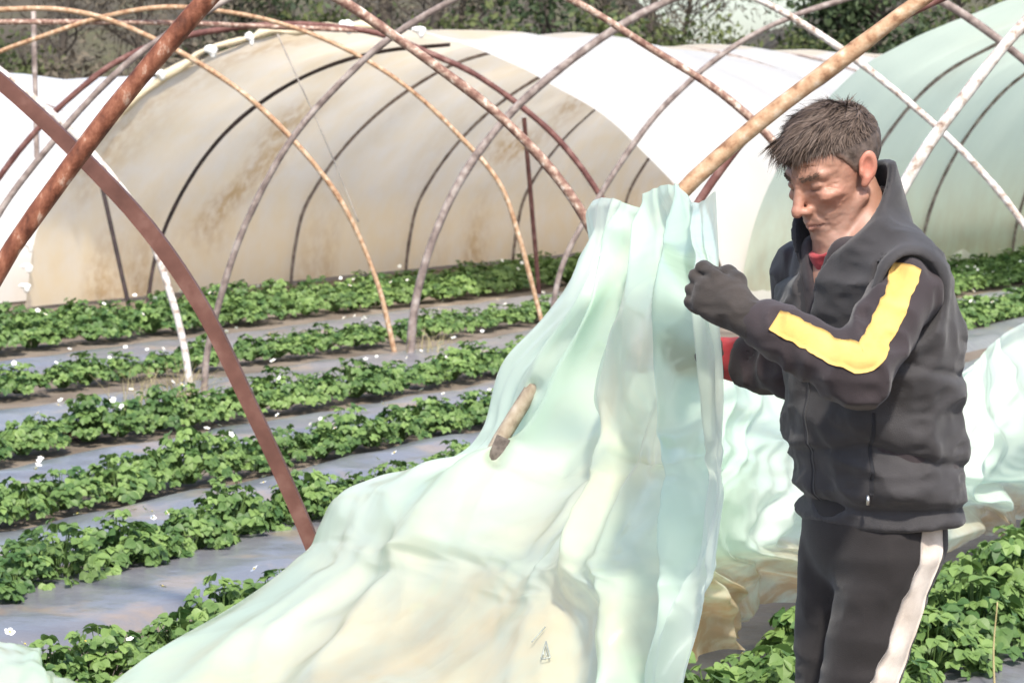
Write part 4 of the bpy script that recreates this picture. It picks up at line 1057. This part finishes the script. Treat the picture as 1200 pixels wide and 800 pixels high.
strip_on(jacket_sdf, [PM(1056, 314, -0.165), PM(1043, 352, -0.2), PM(1022, 400, -0.25), PM(1008, 422, -0.265), PM(985, 418, -0.262), PM(945, 400, -0.23), PM(906, 381, -0.2)],
         [0.046, 0.048, 0.048, 0.050, 0.048, 0.046, 0.044], [(0.15, -1, 0.2), (0.1, -1, 0.15), (0, -1, 0.15), (0, -1, 0.15), (-.02, -1, 0.2), (-0.05, -1, 0.3), (-0.05, -1, 0.3)], 'sleeve_stripe', M['yellow'], jacket, jag=0.12)
# red cuff of the far sleeve and red shirt collar
def cuff_sdf(P):
    a = WRR - (ELR - WRR) * -0.02; dv = (WRR - ELR) / np.linalg.norm(WRR - ELR)
    d = cap(P, WRR + dv * 0.02, WRR + dv * 0.062, 0.045, 0.041)
    return d - 0.002 * wr_ridge(P, 3, 40)
sdf_obj('cuff', cuff_sdf, WRR - 0.13, WRR + 0.13, 0.004, M['red'], jacket)
def shirt_sdf(P):
    cA = PM(1003, 290, 0.01); cB = PM(976, 226, -0.006); dd = cB - cA
    tt = ((P - cA) @ dd) / (dd @ dd); t = np.clip(tt, 0, 1); ax_ = P - cA - t[:, None] * dd
    rad = np.sqrt(((ax_ @ TF) / 1.08) ** 2 + (ax_ @ TL) ** 2)
    d = np.maximum(np.abs(rad - 0.068) - 0.005, np.maximum(tt - (0.32 - 0.08 * np.clip((ax_ @ TF) / 0.07, -1, 1)), -tt - 0.7) * np.linalg.norm(dd))
    return d - 0.002 * wr_ridge(P, 13, 30)
sdf_obj('shirt_collar', shirt_sdf, PM(900, 345, -0.2), PM(1080, 200, 0.2), 0.004, M['red'])
# pocket zip on the vest
zp = [PM(1012, y, -0.1) for y in (478, 510, 540, 574)]
strip_on(vest_sdf, zp, 0.006, [(0.1, -1, 0)] * 4, 'pocket_zip', M['vest_in'], vest, 30, 3, 0.001)
mbz = MB(); pz = PM(1008, 578, -0.19)
def drop(sdf, p, d, off):
    p = np.array(p, float) + np.array(d) * 0.2
    for _ in range(60): p = p - np.array(d) * np.clip(sdf(p[None].astype(np.float32))[0] - off, -0.02, 0.02) * 0.8
    return p
pz = drop(vest_sdf, PM(1008, 574, -0.1), (0.1, -1, 0.0), 0.003)
V, F = tube([pz, pz + np.array([0, -0.002, -0.008]), pz + np.array([0, -0.002, -0.018])], [0.0022, 0.0035, 0.003], 6)
mesh_obj('zip_pull', V, F, M['steel'], vest, True, ROOT)
# front edge of the vest: zip line
strip_on(vest_sdf, [PM(945, y, -0.05) for y in (335, 400, 470, 540, 600)], 0.008, [(-0.85, -0.5, 0)] * 5, 'front_zip', M['vest_in'], vest, 50, 3, 0.001)

# --- trousers
HIPL = PM(1046, 650, -0.075); HIPR = PM(990, 655, 0.075)
KNL = PM(978, 900, -0.10); KNR = PM(962, 905, 0.06)
ANL = np.array([PM(1002, 0)[0] + 0.01, MY - 0.06, 0.10]); ANR = np.array([PM(975, 0)[0], MY + 0.10, 0.10])
def trouser_sdf(P):
    c = PM(1024, 632, 0)
    q = P - c; qq = np.stack([q @ TF, q @ TL, q[:, 2]], 1)
    d = ell(qq, (0, 0, 0.02), (0.118, 0.158, 0.14))
    for S, K, A, s in ((HIPL, KNL, ANL, 1), (HIPR, KNR, ANR, 2)):
        e = smin(cap(P, S, K, 0.087, 0.054), cap(P, K, A, 0.060, 0.052), 0.03)
        e = e - 0.007 * (wr_ridge(P, 100 + s, 8, (0.8, 0.8, 1.7)) - 0.35) - 0.003 * (wr_ridge(P, 103 + s, 20, (1, 1, 1.6)) - 0.35)
        d = smin(d, e, 0.025)
    d = smax(d, P[:, 2] - PM(0, 575)[2], 0.01); d = smax(d, 0.045 - P[:, 2], 0.01)
    return d
trousers = sdf_obj('trousers', trouser_sdf, (ROOT[0] - 0.3, MY - 0.3, 0.02), (ROOT[0] + 0.32, MY + 0.3, PM(0, 560)[2]), 0.0065, M['trouser'])
ds = (0.35, -1, 0.0)
strip_on(trouser_sdf, [PM(1078, 606, -0.08), PM(1070, 650, -0.08), PM(1055, 700, -0.09), PM(1033, 760, -0.09), PM(1016, 810, -0.1), PM(994, 900, -0.1), PM(1010, 1150, -0.06)],
         [0.052, 0.056, 0.062, 0.070, 0.074, 0.07, 0.06], [ds] * 7, 'trouser_stripe', M['white_stripe'], trousers, 90, 7, jag=0.08)
def shoe(A):
    def f(P):
        t = A + np.array([0, 0, -0.035]); d = smin(cap(P, t - TF * 0.05, t + TF * 0.14, 0.045, 0.040), cap(P, t, t + np.array([0, 0, 0.05]), 0.05, 0.05), 0.02)
        return smax(d, 0.012 - P[:, 2], 0.006)
    sdf_obj('shoe', f, A - np.array([0.25, 0.25, 0.12]), A + np.array([0.25, 0.25, 0.12]), 0.007, M['shoe'])
shoe(ANL); shoe(ANR)
# --- gloves: palm, four fingers and a thumb closing on the gathered film
def glove(name, W, wd, up, mirror, seed, curl=1.0):
    """W wrist, wd wrist->knuckles, up: towards the thumb side"""
    wd = wd / np.linalg.norm(wd); up = up - (up @ wd) * wd; up /= np.linalg.norm(up); pn = np.cross(wd, up) * mirror      # pn: out of the back of the hand
    def X(a, b, c): return W + wd * a + up * b + pn * c
    chains = []
    for i, (b, L) in enumerate(((0.032, 0.078), (0.011, 0.086), (-0.010, 0.080), (-0.030, 0.064))):
        p = X(0.092 - 0.004 * abs(i - 1), b, 0.0); ang = 0.35 + 0.08 * i
        pts = [X(0.06, b * 0.9, 0.0), p]
        for s, fr in enumerate((0.45, 0.32, 0.23)):
            a = (ang + s * 0.95) * curl
            p = p + (wd * math.cos(a) - pn * math.sin(a) + up * 0.04 * (1 - i)) * L * fr; pts.append(p)
        chains.append((pts, 0.0125 - 0.0006 * i))
    th = [X(0.025, 0.022, -0.01), X(0.052, 0.046, -0.018), X(0.082, 0.048, -0.036), X(0.100, 0.036, -0.050)]
    def f(P):
        q = P - W; loc = np.stack([q @ wd, q @ up, q @ pn], 1)
        d = ell(loc, (0.052, 0, 0), (0.058, 0.046, 0.021))
        d = smin(d, cap(P, X(-0.055, 0, 0), X(0.02, 0, 0), 0.040, 0.033), 0.02)
        for pts, r in chains:
            e = None
            for a, b2 in zip(pts[:-1], pts[1:]):
                c_ = cap(P, a, b2, r, r * 0.95); e = c_ if e is None else smin(e, c_, 0.004)
            d = smin(d, e, 0.0035)
        e = None
        for a, b2 in zip(th[:-1], th[1:]):
            c_ = cap(P, a, b2, 0.0155, 0.013); e = c_ if e is None else smin(e, c_, 0.005)
        d = smin(d, e, 0.010)
        return d - 0.002 * (wr_ridge(P, seed, 35) - 0.35)
    ext = np.array([0.2, 0.2, 0.2]); c = W + wd * 0.06
    return sdf_obj(name, f, c - ext, c + ext, 0.004, M['glove'])
wdL = PM(822, 338, -0.13) - WR
glove('glove', WR + wdL * 0.28, wdL, np.array([-0.2, 0.35, 1.0]), -1.0, 140, 1.0)
glove('glove', WRR + (WRR - ELR) * 0.9 + np.array([0, 0.03, 0]), PM(846, 398, 0.50) - WRR, np.array([-0.1, -0.3, 1.0]), 1.0, 141, 1.0)
# ------------------------------------------------------------------ far wood: shrubs and trees on the slope behind the tunnels
def leaf_cloud(rg, n, center, rad, size, clumps, flat=1.0):
    V = []; F = []; A = []
    C = rg.normal(0, 0.45, (clumps, 3)); C /= np.maximum(np.linalg.norm(C, axis=1)[:, None] / 0.8, 1); tn = rg.uniform(0.1, 0.9, clumps)
    for i in range(n):
        k = rg.integers(clumps); p = center + (C[k] + rg.normal(0, 0.17, 3)) * rad
        a = rg.normal(0, 1, 3); a /= np.linalg.norm(a); b = np.cross(a, rg.normal(0, 1, 3)); b /= np.linalg.norm(b)
        s = size * rg.uniform(0.6, 1.4); j = len(V)
        V += [p - a * s, p + b * s * 0.5, p + a * s, p - b * s * 0.5]; F.append((j, j + 1, j + 2, j + 3))
        A += [np.clip(tn[k] + rg.normal(0, 0.12), 0, 1)] * 4
    return np.array(V), F, np.array(A)
def shrub(x, y, z, h, wdt, mat, label, seed, cat='shrub', group='shrubs along the edge of the wood', n=2600, leaf=0.10, stem_mat='bark'):
    rg = np.random.default_rng(seed)
    root = empty('shrub', (x, y, z)); tag(root, label, cat, group); o = np.array([x, y, z])
    V, F, A = leaf_cloud(rg, n, o + np.array([0, 0, h * 0.52]), np.array([wdt, wdt * 0.7, h * 0.52]), leaf, 26)
    V[:, 2] = np.maximum(V[:, 2], z - 0.1)
    mesh_obj('foliage', V, F, M[mat], root, False, o, {'tone': A})
    mb = MB()
    for k in range(6):
        e = o + np.array([rg.normal(0, wdt * 0.4), rg.normal(0, wdt * 0.3), h * rg.uniform(0.6, 0.95)])
        P = crom([o + rg.normal(0, 0.15, 3) * [1, 1, 0] - [0, 0, 0.2], (o + e) / 2 + rg.normal(0, 0.15, 3), e], 8); v, f = tube(P, np.linspace(0.05, 0.012, 8), 5, False); mb.add(v, f)
    mb.build('stem', M[stem_mat], root, True, o)
def tree(x, y, z, h, label, seed, crown='twig', spread=2.4, n=2600, leaf=0.11, trunk_r=0.2, lean=0.0, low=0.35, group='trees of the wood behind the tunnels'):
    rg = np.random.default_rng(seed)
    root = empty('tree', (x, y, z)); tag(root, label, 'tree', group); o = np.array([x, y, z])
    top = o + np.array([lean * h, rg.normal(0, 0.3), h])
    P = crom([o - [0, 0, 0.4], o + (top - o) * 0.4 + rg.normal(0, 0.18, 3), o + (top - o) * 0.75 + rg.normal(0, 0.2, 3), top], 24)
    mb = MB(); v, f = tube(P, np.linspace(trunk_r, trunk_r * 0.15, 24), 8, False, 0.05); mb.add(v, f); tips = []
    for k in range(22):
        t = rg.uniform(low * 0.7, 0.95); b = P[int(t * 23)]; a = rg.uniform(0, 6.28); L = spread * (1.1 - t * 0.6) * rg.uniform(0.6, 1.1)
        e = b + np.array([math.cos(a) * L, math.sin(a) * L * 0.8, L * rg.uniform(0.2, 0.8)])
        Q = crom([b, (b + e) / 2 + rg.normal(0, 0.12, 3), e], 8); v, f = tube(Q, np.linspace(trunk_r * 0.4 * (1.1 - t), 0.014, 8), 5, False); mb.add(v, f); tips.append(e)
        for q in range(4):
            s = Q[rg.integers(3, 8)]; e2 = s + rg.normal(0, 0.45, 3) + [0, 0, 0.3]; v, f = tube(np.linspace(s, e2, 4), np.linspace(0.02, 0.006, 4), 4, False); mb.add(v, f); tips.append(e2)
    mb.build('trunk', M['bark'], root, True, o)
    V = []; F = []; A = []; tips = np.array(tips); tn = rg.uniform(0.1, 0.9, len(tips))
    for i in range(n):
        k = rg.integers(len(tips)); p = tips[k] + rg.normal(0, 0.33, 3)
        a = rg.normal(0, 1, 3); a /= np.linalg.norm(a); b = np.cross(a, rg.normal(0, 1, 3)); b /= np.linalg.norm(b)
        s = leaf * rg.uniform(0.6, 1.4); j = len(V); wq = 0.5 if crown != 'twig' else 0.16
        V += [p - a * s, p + b * s * wq, p + a * s, p - b * s * wq]; F.append((j, j + 1, j + 2, j + 3)); A += [np.clip(tn[k] + rg.normal(0, 0.12), 0, 1)] * 4
    mesh_obj('crown', V, F, M[crown], root, False, o, {'tone': A})
YB = 62.0
def bgx(px, Y=YB): return at(px, 100, Y)[0]
# shrubs: (column, width, height, material)
SH_ = [(-60, 1.6, 4.0, 'shrub', 'yellow green bush at the far left behind the white film'), (30, 1.5, 3.9, 'shrub', 'bright green bush behind the grey stick at top left'),
       (130, 1.9, 3.6, 'twig', 'dull brown leafless bush left of the orange rust hoop'), (225, 1.8, 3.7, 'twig', 'dull brown bush crossed by the orange rust hoop'),
       (300, 1.5, 3.3, 'shrub', 'low dark green bush behind the rolled hem of the cream tunnel'), (375, 1.7, 4.1, 'shrub', 'olive green thicket left of the forked dark trunk'),
       (470, 1.5, 3.7, 'shrub', 'green bush around the forked dark trunk'), (545, 1.7, 4.1, 'shrub', 'bright green bush right of the forked dark trunk'),
       (610, 1.5, 3.6, 'shrub', 'green bush below the dark ivy covered trunk'), (680, 1.6, 3.9, 'shrub', 'olive brown bush right of the dark ivy covered trunk'),
       (750, 1.7, 4.0, 'shrub', 'olive bush above the middle of the white roof'), (825, 1.8, 3.8, 'shrub', 'olive bush left of the gap of sky'),
       (885, 1.3, 3.1, 'shrub', 'low bush under the gap of sky'), (950, 1.5, 3.5, 'shrub', 'bush left of the dark evergreen'),
       (1060, 1.7, 3.9, 'fir', 'dark bush between the tan hoop and the green tunnel'), (1160, 1.9, 4.0, 'shrub', 'bush hidden behind the green tunnel roof'), (1270, 1.9, 4.1, 'shrub', 'bush beyond the right edge of the green tunnel')]
for i, (px, wd_, h_, mt, lb) in enumerate(SH_):
    Yq = YB + random.uniform(-3, 3)
    shrub(bgx(px, Yq), Yq, 0, h_, wd_, mt, lb, 500 + i)
TR_ = [(-40, 8, 'tall grey leafless tree at the far left', 'twig', 0.18, 0.0), (75, 8.5, 'leafless grey tree right of the grey stick', 'twig', 0.16, 0.02), (170, 9, 'slim bare tree in the brown part of the wood', 'twig', 0.13, 0.0),
       (262, 8, 'bare tree behind the orange rust hoop', 'twig', 0.16, -0.02), (325, 8.5, 'dark trunk left of the cream tunnel crown', 'fir', 0.32, 0.0), (478, 8, 'dark forked leaning tree above the cream tunnel', 'twig', 0.33, -0.12),
       (497, 8.5, 'slender tree leaning right above the cream tunnel', 'twig', 0.22, 0.08), (550, 8.5, 'grey tree over the bright green bush', 'twig', 0.16, 0.05), (628, 9, 'dark ivy covered trunk left of the white roof ridge', 'fir', 0.34, 0.0),
       (700, 8.5, 'grey brown tree behind the white roof', 'twig', 0.20, 0.06), (770, 8, 'bare grey tree above the middle of the white roof', 'twig', 0.18, -0.03), (800, 7.5, 'pale twiggy tree left of the sky gap', 'twig', 0.14, 0.02),
       (990, 8.5, 'big dark evergreen tree left of the tan hoop top', 'fir', 0.30, 0.0), (1030, 8, 'dark evergreen tree behind the tan hoop top', 'fir', 0.28, 0.03), (940, 7, 'thin bare tree beside the dark evergreen', 'twig', 0.10, 0.0),
       (1120, 8.5, 'leafy tree behind the green tunnel roof', 'shrub', 0.22, 0.0), (1230, 8.5, 'tree off the right edge behind the green tunnel', 'twig', 0.2, 0.0)]
for i, (px, h_, lb, cr, tr_, ln) in enumerate(TR_):
    Yq = YB + 4 + random.uniform(-2.0, 6)
    tree(bgx(px, Yq), Yq, 0, h_, lb, 700 + i, crown=cr, trunk_r=tr_, lean=ln, spread=2.0 if cr != 'fir' else 1.5, n=2200 if cr != 'fir' else 3200)
# ------------------------------------------------------------------ small things
def dry_tuft(px, py, label, seed, n=70, h=0.30, spread=0.16):
    rg = np.random.default_rng(seed); o = gnd(px, py); mb = MB()
    for _ in range(n):
        b = o + np.array([rg.normal(0, spread * 0.5), rg.normal(0, spread * 0.5), 0]); L = h * rg.uniform(0.5, 1.2); a = rg.uniform(0, 6.28); t = rg.uniform(0.1, 0.7)
        e = b + np.array([math.cos(a) * t * L, math.sin(a) * t * L, L * (1 - 0.35 * t)])
        P = crom([b, (b + e) / 2 + [0, 0, 0.04], e], 6); v, f = tube(P, np.linspace(0.0028, 0.0008, 6), 3, False); mb.add(v, f)
    ob = mb.build('dry_grass', M['dry'], origin=o); tag(ob, label, 'dry grass')
dry_tuft(212, 486, 'pale dry grass tuft at the feet of the white and grey hoops', 1)
dry_tuft(160, 484, 'thin straw coloured grass tuft left of the white hoop foot', 2, n=40, h=0.26)
dry_tuft(505, 415, 'small dry grass tuft right of the reddish brown hoop foot', 3, n=30, h=0.2)
M['withered'] = leaf_mat('withered_leaf', (0.10, 0.055, 0.032), (0.30, 0.19, 0.11), 0.8, 0.1)
wm = PLANTS[3].copy(); wm.materials.clear(); wm.materials.append(M['withered'])
wo_ = bpy.data.objects.new('withered_plant', wm); col.objects.link(wo_); p = gnd(76, 508); wo_.location = (p[0], p[1], -0.02); wo_.scale = (0.85, 0.85, 0.5)
tag(wo_, 'withered reddish brown strawberry plant among the green ones at left', 'withered plant')
_b = gnd(1166, 815); _t = at(1169, 705, _b[1]); P = crom([_b, (_b + _t) / 2 + np.array([-0.008, 0, 0]), _t], 10); V, F = tube(P, np.linspace(0.004, 0.0022, 10), 5)
tag(mesh_obj('dry_stem', V, F, M['dry'], origin=_b), 'single dry straw stem standing at the lower right corner', 'stem')
# printed mark on the big sheet
def on_sheet(o, pts):
    me = o.data; co = np.empty(len(me.vertices) * 3); me.vertices.foreach_get('co', co); W = co.reshape(-1, 3) + np.array(o.location)
    v = W - CP; k = FPX / (v @ FW); X = 600 + (v @ RT) * k; Y = 400 - (v @ UP) * k
    out = []
    for px, py in pts:
        e = (X - px) ** 2 + (Y - py) ** 2; i = np.argsort(e)[:6]; yy = W[i, 1].min(); out.append(at(px, py, yy - 0.010))
    return out
sheet_main_o = bpy.data.objects['plastic_sheet']
M['ink'] = noisy('faded_ink', [(0.4, (0.26, 0.29, 0.27)), (0.6, (0.40, 0.43, 0.39))], 60, 0.7, 0)
mb = MB()
for ln in ([(634, 771), (640, 751), (645, 770), (634, 772)], [(637, 767), (637, 763)], [(640, 768), (640, 764)], [(623, 752), (631, 743), (639, 734)]):
    P = crom(on_sheet(sheet_main_o, ln), 14) if len(ln) != 4 else np.vstack([np.linspace(a, b, 5) for a, b in zip(on_sheet(sheet_main_o, ln)[:-1], on_sheet(sheet_main_o, ln)[1:])])
    v, f = tube(P, 0.0016, 4); mb.add(v, f)
mesh_obj('printed_mark', np.vstack(mb.v), mb.f, M['ink'], sheet_main_o, True, np.array(sheet_main_o.location))
# white tie knots holding the film to the first hoop of the cream tunnel
cream = [o for o in bpy.data.objects if o.name.startswith('polytunnel') and 'cream' in o.get('label', '') and 'open mouth' in o['label']][0]
M['tie'] = noisy('white_tie', [(0.4, (0.75, 0.74, 0.70)), (0.6, (0.85, 0.84, 0.8))], 20, 0.6, 0)
for k, (px, py) in enumerate([(31, 312), (29, 335), (33, 285), (292, 43), (406, 29), (491, 35), (188, 86), (247, 58)]):
    c = at(px, py, Y2 - 0.06); rr = np.random.default_rng(k).uniform(0.6, 1.2, 3)
    fn = lambda P: smin(ell(P, c, np.array([0.06, 0.035, 0.035]) * rr), ell(P, c + [0.02, 0, -0.03], np.array([0.03, 0.03, 0.05]) * rr), 0.02) - 0.006 * vnoise(P[:, 0] * 40, P[:, 1] * 40, P[:, 2] * 40, k)
    V, F = surface_nets(fn, c - 0.13, c + 0.13, 0.01); mesh_obj('tie_knot', V, F, M['tie'], cream, True, np.array(cream.location))
